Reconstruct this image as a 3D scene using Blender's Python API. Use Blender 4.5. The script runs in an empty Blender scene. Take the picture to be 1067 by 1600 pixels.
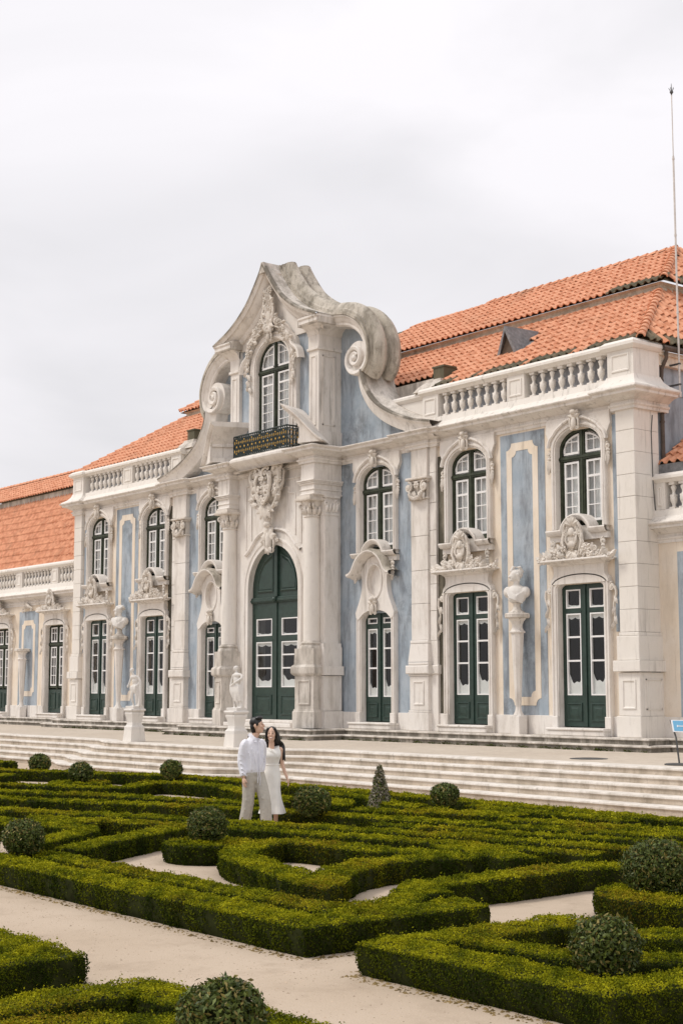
import bpy, math, random
import numpy as np
from mathutils import Vector, Matrix
random.seed(7); RNG = np.random.default_rng(7)
R = math.radians
scene = bpy.context.scene
COL = scene.collection

# ------------------------------------------------------------------ camera
cam_d = bpy.data.cameras.new('camera'); cam = bpy.data.objects.new('camera', cam_d); COL.objects.link(cam)
CAM = Vector((39.77, -28.85, 2.26))
YAW, PITCH = R(38.07), R(6.892)
Fh = Vector((-math.cos(YAW), math.sin(YAW), 0)); Rt = Vector((math.sin(YAW), math.cos(YAW), 0))
Fw = Fh * math.cos(PITCH) + Vector((0, 0, 1)) * math.sin(PITCH); Up = Rt.cross(Fw)
cam.matrix_world = Matrix(((Rt.x, Up.x, -Fw.x, CAM.x), (Rt.y, Up.y, -Fw.y, CAM.y), (Rt.z, Up.z, -Fw.z, CAM.z), (0, 0, 0, 1)))
cam_d.sensor_fit = 'VERTICAL'; cam_d.sensor_height = 36.0; cam_d.lens = 2300 / 1600 * 36.0
cam_d.clip_end = 6000; cam_d.clip_start = 0.1
scene.camera = cam

# ------------------------------------------------------------------ sky, sun, exposure
SUN_EL, SUN_AZ = R(52), R(-128)      # azimuth measured from +X, counter-clockwise: front, to the photograph's left
w = bpy.data.worlds.new('World'); scene.world = w; w.use_nodes = True
nt = w.node_tree; nt.nodes.clear()
def N(t, kind, **kw):
    n = t.nodes.new(kind)
    for k, v in kw.items():
        setattr(n, k, v)
    return n
sky = N(nt, 'ShaderNodeTexSky', sky_type='NISHITA', sun_disc=False, sun_elevation=SUN_EL, sun_rotation=R(90) - SUN_AZ)
bg1 = N(nt, 'ShaderNodeBackground'); bg1.inputs[1].default_value = 0.10
nt.links.new(sky.outputs[0], bg1.inputs[0])
tc = N(nt, 'ShaderNodeTexCoord')
mp = N(nt, 'ShaderNodeMapping'); mp.inputs['Scale'].default_value = (1.0, 1.0, 2.6)
nt.links.new(tc.outputs['Generated'], mp.inputs[0])
no = N(nt, 'ShaderNodeTexNoise'); no.inputs['Scale'].default_value = 2.6; no.inputs['Detail'].default_value = 5; no.inputs['Roughness'].default_value = .48; no.inputs['Distortion'].default_value = .5
nt.links.new(mp.outputs[0], no.inputs['Vector'])
rp = N(nt, 'ShaderNodeValToRGB')
rp.color_ramp.elements[0].position = .36; rp.color_ramp.elements[0].color = (.825, .81, .832, 1)
rp.color_ramp.elements[1].position = .62; rp.color_ramp.elements[1].color = (1.0, .972, 1.0, 1)
nt.links.new(no.outputs[0], rp.inputs[0])
bg2 = N(nt, 'ShaderNodeBackground'); bg2.inputs[1].default_value = 0.90
# an overcast sky is brighter overhead than near the horizon (CIE overcast distribution)
sx = N(nt, 'ShaderNodeSeparateXYZ'); nt.links.new(tc.outputs['Generated'], sx.inputs[0])
mr = N(nt, 'ShaderNodeMapRange'); mr.inputs[1].default_value = 0.0; mr.inputs[2].default_value = 1.0; mr.inputs[3].default_value = .74; mr.inputs[4].default_value = 1.00
nt.links.new(sx.outputs[2], mr.inputs[0]); nt.links.new(mr.outputs[0], bg2.inputs[1])
nt.links.new(rp.outputs[0], bg2.inputs[0])
mx = N(nt, 'ShaderNodeMixShader'); mx.inputs[0].default_value = .95
nt.links.new(bg1.outputs[0], mx.inputs[1]); nt.links.new(bg2.outputs[0], mx.inputs[2])
wo = N(nt, 'ShaderNodeOutputWorld'); nt.links.new(mx.outputs[0], wo.inputs[0])
sun_d = bpy.data.lights.new('sun', 'SUN'); sun_d.energy = 1.5; sun_d.angle = R(14); sun_d.color = (1.0, .95, .87)
sun = bpy.data.objects.new('sun', sun_d); COL.objects.link(sun)
sd = Vector((math.cos(SUN_AZ) * math.cos(SUN_EL), math.sin(SUN_AZ) * math.cos(SUN_EL), math.sin(SUN_EL)))
sun.rotation_euler = sd.to_track_quat('Z', 'Y').to_euler(); sun.location = (0, -40, 60)
vs = scene.view_settings; vs.view_transform = 'Standard'; vs.look = 'None'; vs.gamma = 1.0; vs.exposure = 0.30; vs.use_curve_mapping = False
scene.cycles.max_bounces = 6; scene.cycles.transparent_max_bounces = 12

# ------------------------------------------------------------------ materials
def newmat(name, rough=.8, spec=.3):
    m = bpy.data.materials.new(name); m.use_nodes = True
    t = m.node_tree; b = t.nodes['Principled BSDF']
    b.inputs['Roughness'].default_value = rough; b.inputs['Specular IOR Level'].default_value = spec
    return m, t, b
def noise(t, scale, detail=4, rough=.55, stretch=None, off=0):
    g = N(t, 'ShaderNodeNewGeometry'); v = g.outputs['Position']
    if stretch or off:
        mpn = N(t, 'ShaderNodeMapping'); mpn.inputs['Scale'].default_value = stretch or (1, 1, 1); mpn.inputs['Location'].default_value = (off, off * .7, off * .3)
        t.links.new(v, mpn.inputs[0]); v = mpn.outputs[0]
    n = N(t, 'ShaderNodeTexNoise'); n.inputs['Scale'].default_value = scale; n.inputs['Detail'].default_value = detail; n.inputs['Roughness'].default_value = rough
    t.links.new(v, n.inputs['Vector']); return n.outputs[0]
def ramp(t, fac, stops):
    r = N(t, 'ShaderNodeValToRGB')
    e = r.color_ramp.elements
    while len(e) < len(stops): e.new(.5)
    for i, (p, c) in enumerate(stops):
        e[i].position = p; e[i].color = (*c, 1) if len(c) == 3 else c
    t.links.new(fac, r.inputs[0]); return r.outputs[0]
def mixc(t, fac, a, b, mode='MIX'):
    m = N(t, 'ShaderNodeMix', data_type='RGBA', blend_type=mode)
    for sock, val in ((m.inputs[0], fac), (m.inputs[6], a), (m.inputs[7], b)):
        if hasattr(val, 'is_linked') or hasattr(val, 'links'): t.links.new(val, sock)
        elif isinstance(val, (int, float)): sock.default_value = val
        else: sock.default_value = (*val, 1)
    return m.outputs[2]
def bump(t, b, h, strength=.3, dist=.02):
    n = N(t, 'ShaderNodeBump'); n.inputs['Strength'].default_value = strength; n.inputs['Distance'].default_value = dist
    t.links.new(h, n.inputs['Height']); t.links.new(n.outputs[0], b.inputs['Normal'])
G3 = lambda v: (v, v, v)
def weathered(name, base, alt, stain, rough=.85, big=.7, streak=.55, stain_lo=.56, stain_hi=.74, speck=.35, bstr=.35, amount=.75, drip=.55):
    stain_lo -= .055; stain_hi -= .10
    """mineral surface: soft colour drift, rain streaks and grime patches with shapes of their own, fine speckle"""
    m, t, b = newmat(name, rough, .25)
    c = mixc(t, ramp(t, noise(t, big, 5, .6), [(.35, G3(0)), (.68, G3(1))]), base, alt)
    st = ramp(t, noise(t, 1.6, 6, .68, (1.5, 1.5, .35), 3.1), [(stain_lo, G3(0)), (stain_hi, G3(amount))])
    c = mixc(t, st, c, stain)
    st2 = ramp(t, noise(t, 5.5, 6, .7, (1, 1, .6), 9.7), [(.54, G3(0)), (.70, G3(streak))])
    c = mixc(t, st2, c, stain)
    dr = ramp(t, noise(t, 2.2, 4, .6, (3.4, 3.4, .22), 17.3), [(.56, G3(0)), (.70, G3(drip))])
    dr2 = ramp(t, noise(t, .55, 3, .5, None, 6.1), [(.42, G3(0)), (.60, G3(1))])
    mm = N(t, 'ShaderNodeMath', operation='MULTIPLY'); t.links.new(dr, mm.inputs[0]); t.links.new(dr2, mm.inputs[1])
    c = mixc(t, mm.outputs[0], c, [x * .62 for x in stain])
    sp = noise(t, 45, 3, .7)
    c = mixc(t, ramp(t, sp, [(.25, G3(speck)), (.55, G3(0))]), c, [x * .72 for x in base])
    t.links.new(c, b.inputs['Base Color'])
    bump(t, b, noise(t, 30, 6, .7), bstr, .02)
    return m
M = {}
M['stone'] = weathered('limestone', (.74, .69, .635), (.79, .755, .715), (.40, .355, .30), stain_lo=.56, stain_hi=.82, amount=.6, streak=.3, speck=.2)
M['stone_clean'] = weathered('pale_limestone', (.755, .71, .65), (.79, .75, .70), (.48, .44, .39), stain_lo=.62, stain_hi=.9, amount=.5, streak=.2, speck=.15)
M['stone_old'] = weathered('weathered_limestone', (.64, .585, .52), (.73, .68, .62), (.20, .175, .14), stain_lo=.49, stain_hi=.76, amount=.75, streak=.5, speck=.4, bstr=.5)
M['stone_roof'] = weathered('lichen_stone', (.47, .425, .35), (.66, .605, .53), (.15, .13, .10), stain_lo=.53, stain_hi=.76, amount=.8, streak=.7, speck=.8, bstr=1.0)
M['carved'] = weathered('carved_stone', (.68, .62, .55), (.74, .69, .63), (.30, .265, .22), stain_lo=.53, stain_hi=.8, amount=.65, streak=.45, speck=.3)
M['marble'] = weathered('white_marble', (.70, .665, .62), (.75, .72, .68), (.42, .39, .35), stain_lo=.6, stain_hi=.85, amount=.5, streak=.25, speck=.1, rough=.6)
M['blue'] = weathered('blue_limewash', (.335, .395, .455), (.44, .485, .53), (.16, .17, .185), stain_lo=.53, stain_hi=.76, amount=.7, streak=.35, drip=.4, speck=.25, big=1.3)
def soot(m, spots, col=(.10, .105, .11)):
    t = m.node_tree; b = t.nodes['Principled BSDF']; src = b.inputs['Base Color'].links[0].from_socket; g = N(t, 'ShaderNodeNewGeometry'); c = src
    for p, r_ in spots:
        d = N(t, 'ShaderNodeVectorMath', operation='DISTANCE'); d.inputs[1].default_value = p; t.links.new(g.outputs['Position'], d.inputs[0])
        mr_ = N(t, 'ShaderNodeMapRange'); mr_.inputs[1].default_value = r_; mr_.inputs[2].default_value = r_ * .35; t.links.new(d.outputs['Value'], mr_.inputs[0])
        mu = N(t, 'ShaderNodeMath', operation='MULTIPLY'); t.links.new(mr_.outputs[0], mu.inputs[0]); t.links.new(ramp(t, noise(t, 3.2, 6, .7, None, 1.7), [(.42, G3(0)), (.66, G3(.62))]), mu.inputs[1])
        c = mixc(t, mu.outputs[0], c, col)
    t.links.new(c, b.inputs['Base Color'])
soot(M['blue'], [((10.75, .14, 5.35), .95), ((-11.0, .14, 5.5), .9), ((11.2, .14, 3.4), .9), ((10.4, .14, 1.8), .8), ((11.6, .14, 9.3), .7), ((6.1, .15, 4.9), .9), ((3.0, .15, 9.2), .7), ((3.3, .28, 10.3), 1.2), ((5.6, .28, 10.5), .8), ((-10.6, .14, 8.5), .9)])
M['ochre'] = weathered('ochre_limewash', (.78, .665, .53), (.80, .725, .635), (.58, .49, .39), stain_lo=.52, stain_hi=.8, amount=.6, streak=.4, speck=.2)
M['moss_wall'] = weathered('moss_stained_wall', (.15, .13, .095), (.27, .24, .19), (.06, .055, .04), stain_lo=.4, stain_hi=.62, amount=.85, streak=.8, speck=.7, bstr=.8)
M['backing'] = weathered('grey_plaster', (.36, .38, .42), (.42, .42, .44), (.2, .2, .2))
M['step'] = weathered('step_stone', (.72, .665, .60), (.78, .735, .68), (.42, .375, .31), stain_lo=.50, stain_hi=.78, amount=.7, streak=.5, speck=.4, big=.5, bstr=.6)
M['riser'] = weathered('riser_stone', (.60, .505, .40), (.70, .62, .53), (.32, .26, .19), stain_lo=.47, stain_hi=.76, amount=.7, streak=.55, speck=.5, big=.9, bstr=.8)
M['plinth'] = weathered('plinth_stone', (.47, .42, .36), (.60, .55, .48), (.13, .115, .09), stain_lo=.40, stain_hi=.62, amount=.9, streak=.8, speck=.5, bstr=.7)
M['terrace'] = weathered('terrace_paving', (.54, .465, .38), (.60, .53, .445), (.40, .335, .27), stain_lo=.5, stain_hi=.8, amount=.5, streak=.35, speck=.4, big=.25)
m, t, b = newmat('fine_gravel', .95, .1)
c = mixc(t, ramp(t, noise(t, .45, 6, .6), [(.3, G3(0)), (.7, G3(1))]), (.45, .36, .27), (.53, .435, .34))
c = mixc(t, ramp(t, noise(t, 2.3, 6, .65, None, 4), [(.52, G3(0)), (.72, G3(.75))]), c, (.38, .30, .225))
c = mixc(t, ramp(t, noise(t, 90, 2, .7), [(.3, G3(.45)), (.5, G3(0))]), c, (.30, .24, .18))
c = mixc(t, ramp(t, noise(t, 60, 2, .7, None, 8), [(.62, G3(0)), (.75, G3(.6))]), c, (.70, .61, .51))
t.links.new(c, b.inputs['Base Color']); bump(t, b, noise(t, 70, 3, .7), .35, .01); M['gravel'] = m
m, t, b = newmat('terracotta', .8, .25)
c = mixc(t, ramp(t, noise(t, 4.3, 0, .6), [(.36, G3(0)), (.64, G3(1))]), (.58, .245, .135), (.72, .35, .21))
c = mixc(t, ramp(t, noise(t, 6.5, 0, .5, None, 5), [(.48, G3(0)), (.66, G3(.5))]), c, (.80, .43, .27))
c = mixc(t, ramp(t, noise(t, .8, 6, .7, None, 2), [(.54, G3(0)), (.72, G3(.6))]), c, (.34, .17, .10))
c = mixc(t, ramp(t, noise(t, 28, 4, .7, None, 11), [(.58, G3(0)), (.74, G3(.45))]), c, (.33, .25, .16))
t.links.new(c, b.inputs['Base Color']); bump(t, b, noise(t, 40, 3), .25, .01); M['tile'] = m
M['tile_mossy'] = weathered('lichened_tile', (.17, .15, .105), (.33, .22, .14), (.085, .085, .055), stain_lo=.4, stain_hi=.6, amount=.8, speck=.5)
def plain(name, base, rough=.5, spec=.4, var=.2, metal=0, bstr=.1, sc=8):
    m, t, b = newmat(name, rough, spec); b.inputs['Metallic'].default_value = metal
    c = mixc(t, ramp(t, noise(t, sc, 5, .6), [(.3, G3(0)), (.7, G3(1))]), [x * (1 - var) for x in base], [min(1, x * (1 + var)) for x in base])
    t.links.new(c, b.inputs['Base Color'])
    if bstr: bump(t, b, noise(t, sc * 5, 4), bstr, .01)
    M[name] = m; return m
plain('green_paint', (.021, .044, .034), .42, .45, .25)
plain('green_worn', (.035, .044, .026), .6, .4, .5, sc=5)
plain('white_paint', (.80, .79, .78), .5, .4, .04)
plain('curtain', (.78, .77, .76), .9, .1, .05)
plain('net_curtain', (.86, .85, .85), .9, .1, .12, sc=3)
plain('iron', (.018, .03, .027), .45, .5, .2)
plain('gilt', (.74, .45, .10), .38, .5, .2, metal=.7)
plain('lead', (.20, .20, .205), .6, .4, .35)
plain('dark_metal', (.07, .07, .07), .5, .5, .3)
plain('pipe', (.10, .075, .06), .6, .4, .3)
plain('pole_paint', (.62, .58, .55), .5, .4, .15)
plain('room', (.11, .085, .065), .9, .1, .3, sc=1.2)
plain('joint', (.33, .29, .24), .95, .1, .3)
plain('sign_blue', (.16, .42, .66), .45, .4, .05)
plain('sign_white', (.8, .82, .85), .5, .4, .02)
plain('skin', (.72, .48, .36), .5, .35, .06, bstr=0)
plain('lips', (.45, .14, .12), .45, .4, .05, bstr=0)
plain('teeth', (.85, .82, .78), .4, .4, .02, bstr=0)
plain('hair', (.010, .009, .009), .42, .5, .3, sc=30)
plain('shirt', (.82, .82, .88), .85, .1, .03, sc=12)
plain('linen', (.49, .455, .395), .9, .1, .08, sc=25)
plain('dress', (.86, .84, .79), .7, .2, .03, sc=6)
plain('shoe', (.30, .21, .14), .6, .3, .2)
plain('bark', (.10, .08, .055), .95, .1, .4, sc=20)
m, t, b = newmat('window_glass', .05, .5)
b.inputs['Base Color'].default_value = (.02, .02, .02, 1)
tr = N(t, 'ShaderNodeBsdfTransparent'); tr.inputs[0].default_value = (.86, .88, .87, 1)
gl = N(t, 'ShaderNodeBsdfGlossy'); gl.inputs['Roughness'].default_value = .03
lw = N(t, 'ShaderNodeLayerWeight'); lw.inputs[0].default_value = .5
pw = N(t, 'ShaderNodeMath', operation='POWER'); pw.inputs[1].default_value = 4.0; t.links.new(lw.outputs['Facing'], pw.inputs[0])
fr = N(t, 'ShaderNodeMath', operation='MULTIPLY_ADD'); fr.inputs[1].default_value = .8; fr.inputs[2].default_value = .05; t.links.new(pw.outputs[0], fr.inputs[0])
nb = N(t, 'ShaderNodeBump'); nb.inputs['Strength'].default_value = .05; nb.inputs['Distance'].default_value = .02
t.links.new(noise(t, 2.5, 2), nb.inputs['Height']); t.links.new(nb.outputs[0], gl.inputs['Normal'])
ms = N(t, 'ShaderNodeMixShader'); t.links.new(fr.outputs[0], ms.inputs[0]); t.links.new(tr.outputs[0], ms.inputs[1]); t.links.new(gl.outputs[0], ms.inputs[2])
t.links.new(ms.outputs[0], t.nodes['Material Output'].inputs[0]); M['glass'] = m
def leafmat(name, rough=.55, spec=.35, trans=.25):
    m, t, b = newmat(name, rough, spec)
    a = N(t, 'ShaderNodeAttribute', attribute_name='tint')
    t.links.new(a.outputs['Color'], b.inputs['Base Color'])
    tl = N(t, 'ShaderNodeBsdfTranslucent'); t.links.new(a.outputs['Color'], tl.inputs[0])
    ms = N(t, 'ShaderNodeMixShader'); ms.inputs[0].default_value = trans
    t.links.new(b.outputs[0], ms.inputs[1]); t.links.new(tl.outputs[0], ms.inputs[2])
    t.links.new(ms.outputs[0], t.nodes['Material Output'].inputs[0]); M[name] = m
for nm, st_ in (('shirt', .5), ('linen', .6), ('dress', .35)):
    t = M[nm].node_tree; bump(t, t.nodes['Principled BSDF'], noise(t, 13, 3, .55, (1.5, 1.5, .45), 2), st_, .03)
leafmat('box_leaf', .75, .05, .3); leafmat('topiary_leaf', .45, .25, .15)
plain('hedge_core', (.022, .026, .008), .95, .05, .4, sc=9)
# ------------------------------------------------------------------ mesh helpers
class MB:
    """collects shapes into one mesh"""
    def __init__(s): s.v = []; s.f = []
    def add(s, vs, fs):
        o = len(s.v); s.v += [tuple(p) for p in vs]; s.f += [tuple(i + o for i in f) for f in fs]; return s
    def box(s, x0, x1, y0, y1, z0, z1):
        v = [(x, y, z) for z in (z0, z1) for y in (y0, y1) for x in (x0, x1)]
        return s.add(v, [(0, 2, 3, 1), (4, 5, 7, 6), (0, 1, 5, 4), (2, 6, 7, 3), (0, 4, 6, 2), (1, 3, 7, 5)])
    def bbox(s, x0, x1, y0, y1, z0, z1, c=.01):
        """box whose front (-y) edges are chamfered"""
        v = [(x0, y1, z0), (x1, y1, z0), (x1, y1, z1), (x0, y1, z1), (x0, y0 + c, z0), (x1, y0 + c, z0), (x1, y0 + c, z1), (x0, y0 + c, z1),
             (x0 + c, y0, z0 + c), (x1 - c, y0, z0 + c), (x1 - c, y0, z1 - c), (x0 + c, y0, z1 - c)]
        return s.add(v, [(0, 3, 2, 1), (8, 9, 10, 11), (0, 1, 5, 4), (1, 2, 6, 5), (2, 3, 7, 6), (3, 0, 4, 7), (4, 5, 9, 8), (5, 6, 10, 9), (6, 7, 11, 10), (7, 4, 8, 11)])
    def prism(s, pts, y0, y1):
        n = len(pts); v = [(x, y0, z) for x, z in pts] + [(x, y1, z) for x, z in pts]
        a = sum(pts[i][0] * pts[(i + 1) % n][1] - pts[(i + 1) % n][0] * pts[i][1] for i in range(n))
        fs = [tuple(range(n)), tuple(range(2 * n - 1, n - 1, -1))] + [(i, n + i, n + (i + 1) % n, (i + 1) % n) for i in range(n)]
        if a < 0: fs = [f[::-1] for f in fs]
        return s.add(v, fs)
    def slab(s, pts, z0, z1):
        n = len(pts); v = [(x, y, z0) for x, y in pts] + [(x, y, z1) for x, y in pts]
        a = sum(pts[i][0] * pts[(i + 1) % n][1] - pts[(i + 1) % n][0] * pts[i][1] for i in range(n))
        fs = [tuple(range(n - 1, -1, -1)), tuple(range(n, 2 * n))] + [(i, (i + 1) % n, n + (i + 1) % n, n + i) for i in range(n)]
        if a < 0: fs = [f[::-1] for f in fs]
        return s.add(v, fs)
    def ring(s, inner, outer, y0, yi, yo):
        """flat face at y0 between two point rows (open), inner reveal back to yi, outer side back to yo"""
        n = len(inner); rows = [[(x, yi, z) for x, z in inner], [(x, y0, z) for x, z in inner], [(x, y0, z) for x, z in outer], [(x, yo, z) for x, z in outer]]
        v = [p for r in rows for p in r]
        fs = [(r * n + i, r * n + i + 1, (r + 1) * n + i + 1, (r + 1) * n + i) for r in range(3) for i in range(n - 1)]
        return s.add(v, [f[::-1] for f in fs])
    def sweep(s, path, prof, plane='xz', closed=False, cprof=False, caps=True):
        """prof (n, d): n along the left-hand normal of the path, d along the third axis; mitred"""
        P = [Vector(p) for p in path]; m = len(P); k = len(prof); vs = []
        for i in range(m):
            a = P[i] - P[i - 1] if (i > 0 or closed) else P[1] - P[0]
            b_ = P[(i + 1) % m] - P[i] if (i < m - 1 or closed) else P[-1] - P[-2]
            a = a.normalized(); b_ = b_.normalized()
            n1 = Vector((-a.y, a.x)); n2 = Vector((-b_.y, b_.x)); d = max(.25, 1 + n1.dot(n2)); nn = (n1 + n2) / d
            for (o, dd) in prof:
                q = P[i] + nn * o
                vs.append((q.x, dd, q.y) if plane == 'xz' else (q.x, q.y, dd))
        fs = []
        for i in range(m if closed else m - 1):
            for j in range(k if cprof else k - 1):
                a0 = i * k + j; a1 = i * k + (j + 1) % k; b0 = ((i + 1) % m) * k + j; b1 = ((i + 1) % m) * k + (j + 1) % k
                fs.append((a0, b0, b1, a1))
        if caps and cprof and not closed:
            fs += [tuple(range(k)), tuple(range((m - 1) * k + k - 1, (m - 1) * k - 1, -1))]
        return s.add(vs, fs)
    def lathe(s, prof, c=(0, 0, 0), seg=12, sx=1, sy=1):
        k = len(prof); vs = []; fs = []
        for i in range(seg):
            a = 2 * math.pi * i / seg
            for (r, z) in prof: vs.append((c[0] + r * math.cos(a) * sx, c[1] + r * math.sin(a) * sy, c[2] + z))
        for i in range(seg):
            j = (i + 1) % seg
            for q in range(k - 1): fs.append((i * k + q, j * k + q, j * k + q + 1, i * k + q + 1))
        fs += [tuple(i * k for i in range(seg))[::-1], tuple(i * k + k - 1 for i in range(seg))]
        return s.add(vs, fs)
    def square(s, prof, c=(0, 0, 0), rot=0, sx=1, sy=1):
        """square-plan stack: prof (half width, z)"""
        cr, sr = math.cos(rot), math.sin(rot); vs = []; fs = []
        for (h, z) in prof:
            for a, b_ in ((-1, -1), (1, -1), (1, 1), (-1, 1)):
                x, y = a * h * sx, b_ * h * sy
                vs.append((c[0] + x * cr - y * sr, c[1] + x * sr + y * cr, c[2] + z))
        for i in range(len(prof) - 1):
            for j in range(4): fs.append((i * 4 + j, i * 4 + (j + 1) % 4, i * 4 + 4 + (j + 1) % 4, i * 4 + 4 + j))
        n = len(prof) * 4 - 4
        return s.add(vs, fs + [(3, 2, 1, 0), (n, n + 1, n + 2, n + 3)])
    def tube(s, pts, rad, seg=6, flat=1.0):
        P = [Vector(p) for p in pts]; m = len(P); vs = []; fs = []
        if not hasattr(rad, '__len__'): rad = [rad] * m
        for i in range(m):
            d = (P[min(i + 1, m - 1)] - P[max(i - 1, 0)]).normalized()
            u = d.cross(Vector((0, 1, 0)));  u = u.normalized() if u.length > .05 else d.cross(Vector((1, 0, 0))).normalized()
            w_ = d.cross(u)
            for j in range(seg):
                a = 2 * math.pi * j / seg
                vs.append(P[i] + u * math.cos(a) * rad[i] + w_ * math.sin(a) * rad[i] * flat)
        for i in range(m - 1):
            for j in range(seg): fs.append((i * seg + j, i * seg + (j + 1) % seg, (i + 1) * seg + (j + 1) % seg, (i + 1) * seg + j))
        fs += [tuple(range(seg))[::-1], tuple(range((m - 1) * seg, m * seg))]
        return s.add(vs, fs)
    def ball(s, c, r, seg=8, rows=6, rot=None):
        if not hasattr(r, '__len__'): r = (r, r, r)
        vs = []; fs = []; c = Vector(c)
        for i in range(rows + 1):
            ph = math.pi * i / rows
            for j in range(seg):
                th = 2 * math.pi * j / seg
                p = Vector((r[0] * math.sin(ph) * math.cos(th), r[1] * math.sin(ph) * math.sin(th), r[2] * math.cos(ph)))
                if rot is not None: p = rot @ p
                vs.append(c + p)
        for i in range(rows):
            for j in range(seg): fs.append((i * seg + j, (i + 1) * seg + j, (i + 1) * seg + (j + 1) % seg, i * seg + (j + 1) % seg))
        return s.add(vs, fs)
    def merge(s, o, off=(0, 0, 0), mx=1):
        fs = o.f if mx > 0 else [f[::-1] for f in o.f]
        return s.add([(p[0] * mx + off[0], p[1] + off[1], p[2] + off[2]) for p in o.v], fs)
    def mesh(s, name, smooth=35):
        me = bpy.data.meshes.new(name); me.from_pydata(s.v, [], s.f); me.validate()
        if smooth: me.shade_smooth(); me.set_sharp_from_angle(angle=R(smooth))
        me.update(); return me
def O(name, geo, mat, parent=None, loc=(0, 0, 0), rz=0, smooth=35, label=None):
    me = geo.mesh(name, smooth) if isinstance(geo, MB) else geo
    if isinstance(mat, str): mat = M[mat]
    if mat and not me.materials: me.materials.append(mat)
    o = bpy.data.objects.new(name, me); COL.objects.link(o); o.parent = parent; o.location = loc; o.rotation_euler = (0, 0, rz)
    if label: o['label'] = label
    return o
def E_(name, label=None, cat=None, group=None, kind=None, loc=(0, 0, 0), parent=None):
    o = bpy.data.objects.new(name, None); COL.objects.link(o); o.location = loc; o.parent = parent; o.empty_display_size = .2
    return tag(o, label, cat, group, kind)
def tag(o, label=None, cat=None, group=None, kind=None):
    for k, v in (('label', label), ('category', cat), ('group', group), ('kind', kind)):
        if v: o[k] = v
    return o
def copy_tree(o, parent=None):
    c = o.copy(); COL.objects.link(c); c.parent = parent
    for ch in o.children: copy_tree(ch, c)
    return c
def organic(mb, name, voxel=.03, smooth=4, fac=.5):
    """fuse overlapping shapes into one continuous skin"""
    me = mb.mesh(name, 0); ob = bpy.data.objects.new('tmp', me); COL.objects.link(ob)
    r = ob.modifiers.new('r', 'REMESH'); r.mode = 'VOXEL'; r.voxel_size = voxel
    if smooth:
        sm = ob.modifiers.new('s', 'SMOOTH'); sm.factor = fac; sm.iterations = smooth
    dg = bpy.context.evaluated_depsgraph_get(); dg.update()
    out = bpy.data.meshes.new_from_object(ob.evaluated_get(dg)); out.name = name
    bpy.data.objects.remove(ob); out.shade_smooth(); return out
def catmull(P, n=6):
    P = [Vector(p) for p in P]; out = []
    for i in range(len(P) - 1):
        p0 = P[max(i - 1, 0)]; p1 = P[i]; p2 = P[i + 1]; p3 = P[min(i + 2, len(P) - 1)]
        for k in range(n):
            t_ = k / n
            out.append(.5 * ((2 * p1) + (p2 - p0) * t_ + (2 * p0 - 5 * p1 + 4 * p2 - p3) * t_ ** 2 + (-p0 + 3 * p1 - 3 * p2 + p3) * t_ ** 3))
    out.append(P[-1]); return [tuple(p) for p in out]
def arch(hw, spring, crown, n=14, c=0):
    return [(c - hw * math.cos(math.pi * i / n), spring + (crown - spring) * math.sin(math.pi * i / n)) for i in range(n + 1)]
def spiral(c, r0, r1, a0, turns, n=26, y=0, dy=0, sgn=1):
    out = []
    for i in range(n + 1):
        t_ = i / n; a = a0 + sgn * turns * 2 * math.pi * t_; r = r0 * (r1 / r0) ** t_
        out.append((c[0] + r * math.cos(a), y + dy * t_, c[1] + r * math.sin(a)))
    return out
# ---------------- carved ornament vocabulary (front faces -y)
def c_scroll(mb, p, q, bow, r=.05, curl=.12, y=0):
    """C-scroll from p to q (x,z) bowing sideways, curled at both ends"""
    p = Vector(p); q = Vector(q); d = (q - p); n = Vector((-d.y, d.x)).normalized() * bow
    mid = [p + d * t_ + n * math.sin(math.pi * t_) for t_ in [i / 8 for i in range(9)]]
    mb.tube([(m_.x, y - .02 * math.sin(math.pi * i / 8), m_.y) for i, m_ in enumerate(mid)], [r * (.6 + .4 * math.sin(math.pi * i / 8)) for i in range(9)], 6)
    s_ = 1 if bow > 0 else -1
    for e, dirn in ((p, -1), (q, 1)):
        cc = e - n.normalized() * curl * .8
        mb.tube(spiral((cc.x, cc.y), curl, curl * .25, math.atan2(n.y, n.x), 1.1, 14, y, -.03, -s_ * dirn), [r * .8 - r * .4 * i / 14 for i in range(15)], 5)
        mb.ball((cc.x, y - .02, cc.y), curl * .35, 6, 4)
def leaf(mb, p, ang, L=.25, wd=.1, y=0, lift=.06):
    """pointed acanthus-like leaf with a raised midrib"""
    d = Vector((math.cos(ang), math.sin(ang))); n = Vector((-d.y, d.x)); vs = []; fs = []
    for i in range(6):
        t_ = i / 5; ww = wd * math.sin(math.pi * (t_ * .85 + .12)) * (1 + .25 * (i % 2)); c_ = Vector(p) + d * L * t_; yy = y - lift * math.sin(math.pi * t_ * .8)
        a, b_ = c_ + n * ww, c_ - n * ww
        vs += [(a.x, yy + .03, a.y), (c_.x, yy - .025, c_.y), (b_.x, yy + .03, b_.y)]
    for i in range(5):
        o = i * 3; fs += [(o, o + 1, o + 4, o + 3), (o + 1, o + 2, o + 5, o + 4)]
    mb.add(vs, fs)
def flower(mb, p, r=.07, y=0, k=5):
    mb.ball((p[0], y - r * .5, p[1]), r * .45, 6, 4)
    for i in range(k):
        a = 2 * math.pi * i / k + p[0] * 7
        mb.ball((p[0] + r * .75 * math.cos(a), y - r * .25, p[1] + r * .75 * math.sin(a)), (r * .5, r * .35, r * .5), 6, 4)
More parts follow.
